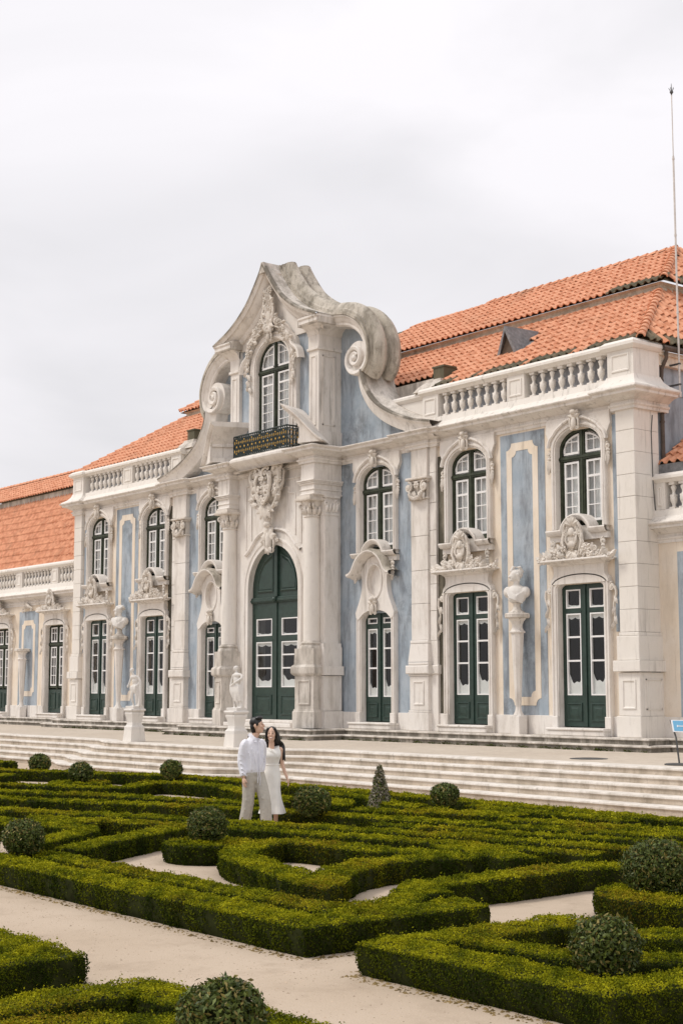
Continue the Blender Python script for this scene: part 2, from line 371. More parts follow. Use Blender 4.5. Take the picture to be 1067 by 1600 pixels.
# ------------------------------------------------------------------ ground, terrace, steps
ground = O('ground', MB().slab([(-2000, -2000), (2000, -2000), (2000, 2000), (-2000, 2000)], -.5, 0), 'gravel', smooth=0); tag(ground, kind='structure')
def split_path(path, L, gap=.006, jitter=.25):
    P = [Vector(p) for p in path]; cum = [0]
    for a, b_ in zip(P, P[1:]): cum.append(cum[-1] + (b_ - a).length)
    def at(s_):
        for i in range(len(P) - 1):
            if s_ <= cum[i + 1] + 1e-9: return P[i].lerp(P[i + 1], (s_ - cum[i]) / max(1e-9, cum[i + 1] - cum[i]))
        return P[-1]
    cuts = [0.0]
    while cuts[-1] < cum[-1] - L * .6: cuts.append(cuts[-1] + L * (1 + random.uniform(-jitter, jitter)))
    if cum[-1] - cuts[-1] < L * .5 and len(cuts) > 1: cuts.pop()
    cuts.append(cum[-1]); out = []
    for a, b_ in zip(cuts, cuts[1:]):
        a += gap / 2; b_ -= gap / 2
        out.append([tuple(at(a))] + [tuple(P[i]) for i in range(len(P)) if a + .02 < cum[i] < b_ - .02] + [tuple(at(b_))])
    return out
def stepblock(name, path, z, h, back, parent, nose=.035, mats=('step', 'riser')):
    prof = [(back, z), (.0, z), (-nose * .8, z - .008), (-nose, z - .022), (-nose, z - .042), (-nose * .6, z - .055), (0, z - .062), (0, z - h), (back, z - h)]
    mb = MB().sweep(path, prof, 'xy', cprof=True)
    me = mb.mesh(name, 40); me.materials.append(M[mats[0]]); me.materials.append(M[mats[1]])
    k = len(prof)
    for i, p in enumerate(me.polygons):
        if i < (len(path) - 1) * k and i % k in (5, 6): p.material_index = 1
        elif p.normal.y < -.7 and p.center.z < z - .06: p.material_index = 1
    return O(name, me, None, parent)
def smooth01(t_): t_ = max(0, min(1, t_)); return t_ * t_ * (3 - 2 * t_)
def stair_edge(x):
    return -5.95 - 1.25 * (1 - smooth01((x - 7.6) / 2.2)) + .7 * (1 - smooth01((x + 1.2) / 2.4))
XS = [-34, -20, -10, -4] + [-3 + .5 * i for i in range(34)] + [15, 20, 26, 32, 44]
edge = [(x, stair_edge(x)) for x in XS]
tb = MB()
tb.add([(x, y + .35, .752) for x, y in edge] + [(x, 30, .752) for x, y in edge], [(i, i + 1, len(edge) + i + 1, len(edge) + i) for i in range(len(edge) - 1)])
terrace = O('terrace', tb, 'terrace', smooth=0); tag(terrace, kind='structure')
steps = E_('terrace_steps', kind='structure')
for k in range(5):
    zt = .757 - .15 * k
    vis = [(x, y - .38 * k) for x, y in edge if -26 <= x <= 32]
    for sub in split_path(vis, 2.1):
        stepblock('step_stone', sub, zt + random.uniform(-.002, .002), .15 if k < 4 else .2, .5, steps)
# a few paving joints and a drain cover on the terrace
cover = O('drain_cover', MB().lathe([(.42, 0), (.42, .006), (.36, .012), (0, .012)], (0, 0, 0), 20), 'dark_metal', None, (17.25, -4.3, .755))
tag(cover, 'round dark metal drain cover set flush in the terrace paving', 'drain cover')

# ------------------------------------------------------------------ the pavilion
ZF, YW, YF, YG = 1.07, .15, .04, .28
pav = E_('palace_pavilion', 'pale blue and cream baroque palace pavilion with curved pediment, balustrade and orange tiled roof', 'palace', loc=(0, 0, 0))
ptop = [(-34, .35), (-15.65, .35), (-15.65, -.5), (-3.75, -.5), (-3.75, -1.85), (3.75, -1.85), (3.75, -.5), (15.75, -.5), (15.75, .25), (26, .25)]
for zt, off in ((1.07, 0), (.912, .34)):
    pth = [Vector(p) for p in ptop]
    pth = [(x - off * (1 if i in (1, 2, 3, 4) else -1 if i in (5, 6, 7, 8) else 0) if i not in (3, 6) else x - off * (1 if i == 3 else -1), y - off) for i, (x, y) in enumerate(ptop)]
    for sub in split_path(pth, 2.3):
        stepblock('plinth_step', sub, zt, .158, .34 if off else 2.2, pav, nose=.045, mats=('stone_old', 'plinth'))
WC = [-13.08, -8.75, -4.6, 4.6, 8.75, 13.08]          # window axes
def is5(c): return abs(c) < 6
def wall_cells(openings, x0, x1, z0, z1):
    xs = sorted({x0, x1} | {max(x0, min(x1, v)) for o in openings for v in o[:2]}); zs = sorted({z0, z1} | {v for o in openings for v in o[2:]})
    out = []
    for a, b_ in zip(xs, xs[1:]):
        if b_ - a < 1e-6: continue
        run = None
        for c0, c1 in zip(zs, zs[1:]):
            mid = ((a + b_) / 2, (c0 + c1) / 2)
            hole = any(o[0] < mid[0] < o[1] and o[2] < mid[1] < o[3] for o in openings)
            if hole:
                if run: out.append((a, b_, *run)); run = None
            else: run = (run[0], c1) if run else (c0, c1)
        if run: out.append((a, b_, *run))
    return out
ops = []
for c in WC:
    ops.append((c - .9, c + .9, 6.5, 9.2)); ops.append((c - (.8 if is5(c) else .9), c + (.8 if is5(c) else .9), ZF, 4.62 if is5(c) else 5.05))
for side in (-1, 1):
    a, b_ = (7.1, 15.0) if side > 0 else (-15.0, -7.1)
    mb = MB()
    for (p, q, r_, s_) in wall_cells(ops, a, b_, ZF, 9.75): mb.box(p, q, YW, .55, r_, s_)
    O('wall', mb, 'ochre', pav, smooth=0)
    a, b_ = (2.5, 7.1) if side > 0 else (-7.1, -2.5)
    mb = MB()
    for (p, q, r_, s_) in wall_cells(ops, a, b_, ZF, 9.75): mb.box(p, q, YW, .55, r_, s_)
    O('wall', mb, 'blue', pav, smooth=0)
# dim room behind the openings
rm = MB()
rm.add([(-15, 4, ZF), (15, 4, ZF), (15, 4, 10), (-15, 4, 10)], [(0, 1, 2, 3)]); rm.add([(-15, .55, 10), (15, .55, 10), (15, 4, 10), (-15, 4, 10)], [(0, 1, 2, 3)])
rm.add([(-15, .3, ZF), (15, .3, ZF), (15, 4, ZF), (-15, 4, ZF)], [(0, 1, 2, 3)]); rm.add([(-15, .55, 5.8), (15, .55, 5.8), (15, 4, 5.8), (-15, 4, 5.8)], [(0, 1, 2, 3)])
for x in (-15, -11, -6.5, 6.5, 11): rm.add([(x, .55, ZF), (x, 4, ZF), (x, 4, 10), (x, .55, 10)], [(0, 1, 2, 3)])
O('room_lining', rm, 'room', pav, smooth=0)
# base course between the openings
dop = sorted([(c - (1.0 if not is5(c) else .95), c + (1.0 if not is5(c) else .95)) for c in WC])
edges_ = [-15.0] + [v for o in dop for v in o] + [15.0]
for a, b_ in zip(edges_[::2], edges_[1::2]):
    segs = [(a, b_)] if not (a < 0 < b_) else [(a, -2.7), (2.7, b_)]
    for p, q in segs:
        n = max(1, round((q - p) / 1.1))
        for i in range(n):
            O('base_stone', MB().bbox(p + (q - p) * i / n + .003, p + (q - p) * (i + 1) / n - .003, .09, .3, ZF, 1.58, .008), 'stone', pav)
# ---- painted panels with ochre borders in the outer bays, moss-stained strips beside the giant pilasters
def panel(cx, parent, yw, z0, z1, hw, o_hw, i_hw, oz0, oz1, mat='blue'):
    O('blue_panel', MB().box(cx - hw, cx + hw, yw - .012, yw, z0, z1), mat, parent, smooth=0)
    def notch(h, a, b_, r_):
        pts = []
        for sx_, sz in ((-1, -1), (1, -1), (1, 1), (-1, 1)):
            kx, kz = sx_ * h, (a if sz < 0 else b_)
            arc = [(kx - sx_ * r_ * math.sin(q), kz - sz * r_ * math.cos(q)) for q in [math.pi / 2 * i / 4 for i in range(5)]]   # from the side edge to the end edge
            pts += arc if (sx_, sz) in ((-1, -1), (1, 1)) else arc[::-1]
        return pts
    out = notch(o_hw, oz0, oz1, .2); inn = notch(i_hw, oz0 + .23, oz1 - .23, .17)
    n = len(out); mb = MB()
    vs = [(cx + x, yw - .024, z) for x, z in out] + [(cx + x, yw - .024, z) for x, z in inn] + [(cx + x, yw - .013, z) for x, z in out] + [(cx + x, yw - .013, z) for x, z in inn]
    fs = []
    for i in range(n):
        j = (i + 1) % n; fs += [(i, j, n + j, n + i), (i, 2 * n + i, 2 * n + j, j), (n + i, n + j, 3 * n + j, 3 * n + i)]
    O('ochre_border', mb.add(vs, fs), 'ochre', parent, smooth=0)
for s_ in (-1, 1):
    panel(10.915 * s_, pav, YW, 1.58, 9.40, .86, .61, .40, 1.84, 9.14)
    O('blue_strip', MB().box(14.22 * s_, 14.42 * s_, YW - .012, YW, 3.75, 9.42) if s_ > 0 else MB().box(-14.42, -14.22, YW - .012, YW, 3.75, 9.42), 'blue', pav, smooth=0)
    a, b_ = sorted((7.40 * s_, 7.80 * s_))
    O('stained_strip', MB().box(a, b_, YW - .014, YW, 1.58, 9.15), 'moss_wall', pav, smooth=0, label='dark moss stained strip of wall beside the window frame')

# ---- joinery: window, door (shared meshes)
def clip_arch(x, hw, spring, crown): return spring + (crown - spring) * math.sqrt(max(0, 1 - (x / hw) ** 2))
JC = {}
def window(parent, c, yg, hw=.82, zb=6.57, spring=8.72, crown=9.25, tr=8.46, rows=4, curtain='net_curtain', sash_top=True, name='window'):
    key = (hw, zb, spring, crown, tr, rows)
    if key not in JC:
        fw = .085
        fr_ = MB()
        inn = [(-hw + fw, zb + fw)] + arch(hw - fw, spring, crown - fw) + [(hw - fw, zb + fw)]
        out = [(-hw - .03, zb - .02)] + arch(hw + .03, spring, crown + .03) + [(hw + .03, zb - .02)]
        fr_.ring(inn, out, -.05, .05, .05)
        fr_.box(-hw, hw, -.04, .05, zb - .02, zb + fw + .04)
        fr_.box(-hw, hw, -.075, .04, tr - .065, tr + .065); fr_.box(-hw, hw, -.095, -.07, tr - .02, tr + .035)
        fr_.box(-.075, .075, -.06, .04, zb, crown - .03); fr_.box(-.03, .03, -.085, -.055, zb + .05, crown - .06)
        for sx_ in (-1, 1):          # green stiles either side of the white sashes
            fr_.box(*sorted((sx_ * .05, sx_ * .135)), -.035, .03, zb + .1, tr); fr_.box(*sorted((sx_ * (hw - .16), sx_ * (hw - .05))), -.035, .03, zb + .1, tr)
        wf = fr_.mesh('window', 30)
        sashes = []; panes = []
        def sash(x0, x1, z0, z1, cols, rws, arched):
            top = lambda x: min(z1, clip_arch(x, hw - fw - .055, spring, crown - fw - .05)) if arched else z1
            b2 = MB(); t2 = .052
            N_ = 6
            outp = [(x0, z0)] + [(x0 + (x1 - x0) * i / N_, top(x0 + (x1 - x0) * i / N_)) for i in range(N_ + 1)] + [(x1, z0)]
            inp = [(x0 + t2, z0 + t2 + .01)] + [(x0 + t2 + (x1 - x0 - 2 * t2) * i / N_, top(x0 + t2 + (x1 - x0 - 2 * t2) * i / N_) - t2) for i in range(N_ + 1)] + [(x1 - t2, z0 + t2 + .01)]
            b2.ring(inp, outp, -.045, .01, .02); b2.box(x0, x1, -.045, .02, z0, z0 + t2 + .012)
            zz = [z0 + t2 + (z1 - z0 - 2 * t2) * (i / rws) for i in range(1, rws)]
            for i, z in enumerate(zz):
                hb = .03 if (not arched and i == rws - 2) else .013
                xa = next((x for x in [x0 + t2 * .5 + .01 * q for q in range(60)] if top(x) - t2 > z), x0)
                xb = next((x for x in [x1 - t2 * .5 - .01 * q for q in range(60)] if top(x) - t2 > z), x1)
                b2.box(xa, xb, -.04, .012, z - hb, z + hb)
            xm = [x0 + t2 + (x1 - x0 - 2 * t2) * i / cols for i in range(1, cols)]
            for x in xm: b2.box(x - .011, x + .011, -.038, .011, z0 + t2, top(x) - t2 * .6)
            sashes.append(b2.mesh('sash', 30))
            xe = [x0 + t2] + xm + [x1 - t2]; ze = [z0 + t2] + zz + [z1 - t2 * .7]
            for i in range(cols):
                for j in range(rws):
                    a, b3, c0, d0 = xe[i] - .005, xe[i + 1] + .005, ze[j] - .005, ze[j + 1] + .005
                    ta, tb, tm = (min(d0, top(x) - .02) for x in (a, b3, (a + b3) / 2))
                    if max(ta, tb) < c0 + .03: continue
                    panes.append(MB().add([(a, -.005, c0), (b3, -.005, c0), (b3, -.005, max(tb, c0 + .01)), ((a + b3) / 2, -.005, max(tm, c0 + .01)), (a, -.005, max(ta, c0 + .01))], [(0, 1, 2, 3, 4)]).mesh('pane', 0))
        for sx_ in (-1, 1):
            x0, x1 = sorted((sx_ * .135, sx_ * (hw - .16))); sash(x0, x1, zb + .14, tr - .10, 2, rows, False)
            if sash_top:
                x0, x1 = sorted((sx_ * .115, sx_ * (hw - .14))); sash(x0, x1, tr + .10, crown, 2, 2, True)
        cur = MB(); cols = 40
        for i in range(cols):
            x0, x1 = -hw + 2 * hw * i / cols, -hw + 2 * hw * (i + 1) / cols
            y0, y1 = (.13 + .025 * math.sin(i * 1.9) for i in (i, i + 1))
            cur.add([(x0, y0, zb), (x1, y1, zb), (x1, y1, crown), (x0, y0, crown)], [(0, 1, 2, 3)])
        JC[key] = (wf, sashes, panes, cur.mesh('curtain', 60))
    wf, sashes, panes, cm = JC[key]
    wn = O(name, wf, 'green_worn', parent, (c, yg, 0))
    for me in sashes: O('sash', me, 'white_paint', wn)
    for me in panes: O('pane', me, 'glass', wn)
    if curtain: O('curtain', cm, curtain, wn)
    return wn
def door(parent, c, yg, hw=.82, zb=1.30, spring=4.95, crown=5.13, top_pane=(4.42, 4.92), glaz=(2.12, 4.28), pan=(1.44, 1.92), solid_top=None, name='door'):
    key = ('d', hw, spring, crown, round(c, 1)); rv = random.Random(round(c * 10) + 3)
    if key not in JC:
        leaf_ = []; whites = []; panes = []; curts = []; panels = []
        for sx_ in (-1, 1):
            b2 = MB(); x_in, x_out = .012, hw + .02
            st = .15 * hw / .82
            lim = solid_top or crown
            def col(xa, xb, za, zb_, y0=-.05): b2.box(*sorted((sx_ * xa, sx_ * xb)), y0, .05, za, zb_)
            N_ = 8
            pts = [(sx_ * x_in, zb)] + [(sx_ * (x_in + (x_out - x_in) * i / N_), clip_arch(x_in + (x_out - x_in) * i / N_, hw + .03, spring, crown) if solid_top is None else solid_top) for i in range(N_ + 1)] + [(sx_ * x_out, zb)]
            holes = [glaz] + ([top_pane] if top_pane else [])
            xa, xb = x_in + st, x_out - st - .01
            # leaf built from rails and stiles round the glazed openings
            col(x_in, xa, zb, min(lim, clip_arch(x_in + st, hw + .03, spring, crown) if solid_top is None else lim)); 
            b2.prism([(sx_ * xb, zb), (sx_ * x_out, zb), (sx_ * x_out, (spring if solid_top is None else lim)), (sx_ * xb, clip_arch(xb, hw + .03, spring, crown) if solid_top is None else lim)], -.05, .05)
            col(xa, xb, zb, glaz[0])
            if top_pane: col(xa, xb, glaz[1], top_pane[0]); zt = top_pane[1]
            else: zt = glaz[1]
            tops = [(sx_ * (xa + (xb - xa) * i / 4), clip_arch(xa + (xb - xa) * i / 4, hw + .03, spring, crown) if solid_top is None else lim) for i in range(5)]
            tp_ = [(sx_ * (xa + (xb - xa) * i / 4), zt) for i in range(5)]
            b2.prism(tp_ + tops[::-1], -.05, .05)
            b2.box(*sorted((sx_ * 0, sx_ * .035)), -.085, -.05, zb, lim - .02)
            b2.box(*sorted((sx_ * (xa - .03), sx_ * (xb + .03))), -.062, -.05, glaz[1] + .02, glaz[1] + .07)
            leaf_.append(b2.mesh('door_leaf', 30))
            pw = MB(); x0, x1 = sorted((sx_ * xa, sx_ * xb))
            pth = [(x0, pan[0]), (x1, pan[0]), (x1, pan[1]), (x0, pan[1])]
            pw.sweep(pth, [(0, -.05), (.0, -.075), (.03, -.085), (.05, -.06), (.10, -.06), (.15, -.082)], 'xz', closed=True)
            pw.prism([(x0 + .15, pan[0] + .15), (x1 - .15, pan[0] + .15), (x1 - .15, pan[1] - .15), (x0 + .15, pan[1] - .15)], -.082, -.05)
            panels.append(pw.mesh('panel', 30))
            for (za, zc), n in ([(glaz, 3)] + ([(top_pane, 1)] if top_pane else [])):
                wb = MB(); t2 = .035
                wb.sweep([(x0, za), (x1, za), (x1, zc), (x0, zc)], [(0, .02), (0, -.058), (t2, -.058), (t2, .01)], 'xz', closed=True)
                zs = [za + (zc - za) * (.0 if n == 1 else 0) + (zc - za) * i / n for i in range(n + 1)]
                if n == 3: zs = [za, za + (zc - za) * .42, za + (zc - za) * .71, zc]
                for z in zs[1:-1]: wb.box(x0 + t2, x1 - t2, -.055, .008, z - .024, z + .024)
                whites.append(wb.mesh('glazing_bar', 30))
                for j in range(n): panes.append(MB().add([(x0 + .02, -.004, zs[j] - .01), (x1 - .02, -.004, zs[j] - .01), (x1 - .02, -.004, zs[j + 1] + .01), (x0 + .02, -.004, zs[j + 1] + .01)], [(0, 1, 2, 3)]).mesh('pane', 0))
                # scalloped white blind behind the lower edge, valance along the top
                cb = MB(); q = 12; hsc = (zc - za) * (.25 if n == 3 else .20) * rv.uniform(.8, 1.2); ph = rv.uniform(-.6, .6)
                low = [(x0 + (x1 - x0) * i / q, za + hsc * (1.0 - .42 * math.sin(math.pi * i / q) ** 1.3 + .09 * math.cos(2 * math.pi * i / q * 2 + ph))) for i in range(q + 1)]
                cb.prism([(x0, za), (x1, za)] + low[::-1], .008, .014)
                if n == 3:
                    up = [(x0 + (x1 - x0) * i / q, zc - .10 - .05 * abs(math.sin(math.pi * i / q * 2))) for i in range(q + 1)]
                    cb.prism(up + [(x1, zc), (x0, zc)], .008, .014)
                curts.append(cb.mesh('blind', 0))
        JC[key] = (leaf_, panels, whites, panes, curts)
    leaf_, panels, whites, panes, curts = JC[key]
    d = E_(name, parent=parent, loc=(c, yg, 0))
    for me in leaf_: O('door_leaf', me, 'green_paint', d)
    for me in panels: O('panel', me, 'green_paint', d)
    for me in whites: O('glazing_bar', me, 'white_paint', d)
    for me in panes: O('pane', me, 'glass', d)
    for me in curts: O('blind', me, 'curtain', d)
    return d

# ---- stone surrounds (shared meshes per kind)
def carve_keystone():
    mb = MB(); c_scroll(mb, (-.13, -.05), (-.05, .30), .06, .035, .06, -.06); c_scroll(mb, (.13, -.05), (.05, .30), -.06, .035, .06, -.06)
    for a in (-60, -20, 20, 60): leaf(mb, (0, .18), R(90 + a), .24, .06, -.06)
    mb.ball((0, -.1, .06), (.09, .07, .16), 8, 6); mb.ball((0, -.12, .36), (.10, .08, .07), 8, 5); mb.ball((-.1, -.08, .38), .05, 6, 4); mb.ball((.11, -.08, .37), .05, 6, 4)
    return mb.mesh('keystone', 60)
def carve_drop(s_=1):
    mb = MB(); mb.tube(spiral((0, 0), .10, .025, R(90), 1.3, 16, 0, -.03, s_), [.03] * 17, 5); mb.ball((0, -.03, 0), .035, 6, 4)
    for i in range(5): mb.ball((s_ * .02 * math.sin(i), -.02, -.12 - .085 * i), (.075 - .011 * i, .05, .05), 6, 4)
    leaf(mb, (0, -.1), R(-90), .45, .07, -.02)
    return mb.mesh('drop_ornament', 60)
def carve_side_scroll(s_):
    mb = MB(); mb.tube(spiral((0, 0), .125, .03, R(90), 1.6, 22, 0, -.03, s_), [.034] * 23, 6); mb.ball((0, -.03, 0), .04, 6, 4)
    pth = catmull([(s_ * .11, 0), (s_ * .15, -.2), (s_ * .06, -.5), (s_ * .10, -.75), (s_ * .04, -1.0)], 5)
    mb.tube([(x, -.02, z) for x, z in pth], [.04 - .02 * i / len(pth) for i in range(len(pth))], 6)
    for z, a in ((-.25, -60), (-.5, -100), (-.75, -70), (-.9, -110)): leaf(mb, (s_ * .08, z), R(a), .24, .05, -.01)
    return mb.mesh('side_scroll', 60)
def carve_cartouche(seed=1):
    rng = random.Random(seed); mb = MB()
    # shield with rolled frame
    mb.ball((0, -.02, .60), (.21, .10, .32), 14, 8)
    for a in range(-60, 61, 20): mb.tube([(0, -.12, .30), (.10 * math.sin(R(a)), -.14, .55), (.20 * math.sin(R(a)), -.10, .58 + .30 * math.cos(R(a)))], [.02, .035, .03], 5)
    for s_ in (-1, 1):
        c_scroll(mb, (s_ * .06, .40), (s_ * .17, .70), -s_ * .06, .035, .06, -.15)
        for i in range(5): flower(mb, (s_ * (.16 + .05 * i), .90 - .10 * i), .055, -.12)
    c_scroll(mb, (-.20, .22), (-.26, .88), .10, .055, .10, -.10); c_scroll(mb, (.20, .22), (.26, .88), -.10, .055, .10, -.10)
    c_scroll(mb, (-.30, .80), (-.05, 1.12), .07, .045, .08, -.12); c_scroll(mb, (.30, .80), (.05, 1.12), -.07, .045, .08, -.12)
    for a in (-70, -35, 0, 35, 70): leaf(mb, (0, .95), R(90 + a), .26, .08, -.12)
    for a in (-40, 0, 40): leaf(mb, (0, .25), R(-90 + a), .30, .08, -.12)
    mb.ball((0, -.16, .78), (.11, .07, .12), 8, 6); mb.ball((0, -.15, .45), (.13, .08, .10), 8, 6)
    # foliage and flowers heaped on the shelf, falling away to both ends
    for s_ in (-1, 1):
        for i in range(15):
            x = .30 + .065 * i * (.8 + .4 * rng.random()); h = max(.03, .40 - .36 * (x - .3) / .7)
            for _ in range(2): flower(mb, (s_ * x, .06 + h * rng.random()), .075 * (.8 + .5 * rng.random()), -.02 - .12 * rng.random(), 5)
            leaf(mb, (s_ * x, .04 + h * rng.random() * .8), R(90 - s_ * rng.uniform(10, 100)), .26, .07, -.05 - .08 * rng.random())
        c_scroll(mb, (s_ * .34, .08), (s_ * .74, .34), s_ * .07, .04, .08, -.10)
    return mb.mesh('cartouche', 60)
KEY, CART = carve_keystone(), [carve_cartouche(1), carve_cartouche(5)]
DROP = {s_: carve_drop(s_) for s_ in (-1, 1)}; SIDE = {s_: carve_side_scroll(s_) for s_ in (-1, 1)}
def upper_frame_mesh():
    hw, zb, sp, cr = .82, 6.55, 8.72, 9.25; mb = MB()
    inn = [(-hw, zb)] + arch(hw, sp, cr, 16) + [(hw, zb)]
    tops = [(-1.14 + 2.28 * i / 8, 9.56) for i in range(9)]
    out = [(-.97, 6.40), (-.97, 8.80), (-1.05, 9.0), (-1.16, 9.22), (-1.14, 9.36)] + tops + [(1.14, 9.36), (1.16, 9.22), (1.05, 9.0), (.97, 8.80), (.97, 6.40)]
    assert len(out) == len(inn), (len(out), len(inn))
    mb.ring(inn, out, YF, YG + .06, YW + .02)
    arc = [(-hw - .02, zb)] + arch(hw + .02, sp, cr + .02, 16) + [(hw + .02, zb)]
    mb.sweep(arc, [(.03, YF), (.03, YF - .035), (.07, YF - .045), (.085, YF - .02), (.11, YF - .02), (.12, YF)], 'xz')
    hood = catmull([(-1.0, 8.78), (-.93, 8.98), (-.80, 9.10), (-.66, 9.24), (-.30, 9.42), (0, 9.46), (.30, 9.42), (.66, 9.24), (.80, 9.10), (.93, 8.98), (1.0, 8.78)], 4)
    mb.sweep(hood, [(0, YF), (0, YF - .06), (.035, YF - .09), (.075, YF - .075), (.10, YF)], 'xz')
    sill = catmull([(-1.05, 6.36), (-.55, 6.36), (-.42, 6.40), (-.36, 6.55), (-.2, 6.70), (0, 6.75), (.2, 6.70), (.36, 6.55), (.42, 6.40), (.55, 6.36), (1.05, 6.36)], 4)
    mb.sweep(sill, [(0, YW), (0, YF - .10), (.04, YF - .15), (.08, YF - .17), (.115, YF - .19), (.15, YF - .18), (.16, YF - .1), (.16, YF + .24)], 'xz')
    mb.box(-1.02, 1.02, YF - .03, YW + .05, 6.20, 6.37); mb.box(-.50, .50, YF - .02, YG + .02, 6.372, 6.58)
    return mb.mesh('window_surround', 32)
def lower_frame_mesh(hw, sp, cr, ow, ztop, flat_head=True):
    mb = MB(); inn = [(-hw, ZF)] + arch(hw, sp, cr, 12) + [(hw, ZF)]
    n = 13
    if flat_head:
        hd = [(-ow + 2 * ow * i / (n - 1), ztop) for i in range(n)]
    else: hd = arch(ow, sp + .1, cr + .22, 12)
    out = [(-ow, ZF)] + hd + [(ow, ZF)]
    mb.ring(inn, out, YF, YG + .06, YW + .02)
    arc = [(-hw - .02, ZF + .5)] + arch(hw + .02, sp, cr + .02, 16) + [(hw + .02, ZF + .5)]
    mb.sweep(arc, [(.02, YF), (.02, YF - .03), (.06, YF - .04), (.075, YF - .015), (.12, YF - .015), (.135, YF - .05), (.165, YF - .05), (.175, YF)], 'xz')
    mb.bbox(-ow - .02, -hw - .005, YF - .07, YF, ZF, ZF + .5, .015); mb.bbox(hw + .005, ow + .02, YF - .07, YF, ZF, ZF + .5, .015)
    return mb
UF = upper_frame_mesh()
lf = lower_frame_mesh(.82, 4.95, 5.13, 1.02, 5.20)
# swept frieze and shelf cornice over the outer doors
cur_l = catmull([(1.02, 5.06), (.99, 5.18), (.90, 5.30), (.90, 5.48), (.97, 5.56)], 4)
lf.prism([(-x, z) for x, z in cur_l] + [(x, z) for x, z in cur_l[::-1]], YF - .05, YW + .02)
def shelf(mb, hw, z, y0, out, h=.16):
    prof = [(0, z), (.05, z + .02), (.07, z + .05), (out * .55, z + .08), (out * .8, z + .10), (out, z + .115), (out, z + h - .02), (out - .03, z + h), (0, z + h + .02)]
    # three-sided shelf: left return, front, right return
    rows = []
    for (o, zz) in prof:
        rows.append([(-hw - o, YW + .05, zz), (-hw - o, y0 - o, zz), (hw + o, y0 - o, zz), (hw + o, YW + .05, zz)])
    vs = [p for r_ in rows for p in r_]; fs = []
    for i in range(len(rows) - 1):
        for j in range(3): fs.append((i * 4 + j, i * 4 + j + 1, i * 4 + 5 + j, i * 4 + 4 + j))
    n = (len(rows) - 1) * 4; fs.append((n, n + 1, n + 2, n + 3)); mb.add(vs, fs)
shelf(lf, .90, 5.54, YF - .05, .30)
LF = lf.mesh('door_surround', 32)
sm = MB().bbox(-1.0, 1.0, -.26, YG, ZF + .002, 1.21, .02); sm.bbox(-1.02, 1.02, -.30, YG, 1.21, 1.275, .02); SILL = sm.mesh('door_sill', 30)
# bay beside the frontispiece: arched door under a bell-shaped niche with an ogee hood
nf = lower_frame_mesh(.72, 4.40, 4.70, .93, 0, False)
side = catmull([(.95, 4.52), (.90, 4.75), (.74, 5.0), (.63, 5.3), (.60, 5.6), (.62, 5.80), (.68, 5.86)], 5)
hoodc = catmull([(.68, 5.86), (.58, 6.0), (.44, 6.18), (.25, 6.32), (0, 6.38)], 5)
outl = [(-x, z) for x, z in side] + [(-x, z) for x, z in hoodc[1:]] + [(x, z) for x, z in hoodc[::-1][1:]] + [(x, z) for x, z in side[::-1][1:]] + arch(.74, 4.40, 4.72, 16)[::-1]
ov = [(.34 * math.cos(a), 5.60 + .50 * math.sin(a)) for a in [2 * math.pi * i / 72 for i in range(72)]]
# plate with an oval recess
def plate_with_hole(mb, outl, hole, y0, yi, yo):
    n = len(hole); m_ = len(outl)
    cxh = sum(p[0] for p in hole) / n; czh = sum(p[1] for p in hole) / n
    res = []
    for i in range(n):          # resample the outline at the hole's angles
        dx, dz = hole[i][0] - cxh, hole[i][1] - czh; L_ = math.hypot(dx, dz); dx /= L_; dz /= L_; best = None
        for j in range(m_):
            p, q = outl[j], outl[(j + 1) % m_]; ex, ez = q[0] - p[0], q[1] - p[1]; den = dx * ez - dz * ex
            if abs(den) < 1e-9: continue
            t_ = ((p[0] - cxh) * ez - (p[1] - czh) * ex) / den; u = ((p[0] - cxh) * dz - (p[1] - czh) * dx) / den
            if t_ > 0 and -1e-6 <= u <= 1 + 1e-6 and (best is None or t_ < best): best = t_
        res.append((cxh + dx * best, czh + dz * best))
    mb.ring(hole + hole[:1], res + res[:1], y0, yi, yo)
plate_with_hole(nf, outl, ov, YF - .06, YF + .10, YW + .02)
nf.add([(x, YF + .10, z) for x, z in ov], [tuple(range(len(ov)))])
nf.sweep(ov, [(-.0, YF - .06), (-.0, YF - .085), (-.03, YF - .095), (-.06, YF - .085), (-.07, YF - .06)], 'xz', closed=True)
ogee = catmull([(-1.02, 5.74), (-.86, 5.78), (-.70, 5.92), (-.52, 6.20), (-.28, 6.38), (0, 6.45), (.28, 6.38), (.52, 6.20), (.70, 5.92), (.86, 5.78), (1.02, 5.74)], 4)
nf.sweep(ogee, [(-.05, YW), (-.05, YF - .12), (-.01, YF - .20), (.02, YF - .34), (.06, YF - .38), (.10, YF - .38)], 'xz')
NF = nf.mesh('door_surround', 32)
HOODTOP = MB().sweep(ogee, [(.10, YF - .38), (.125, YF - .36), (.16, YF - .22), (.135, YW)], 'xz').mesh('hood_top', 60)
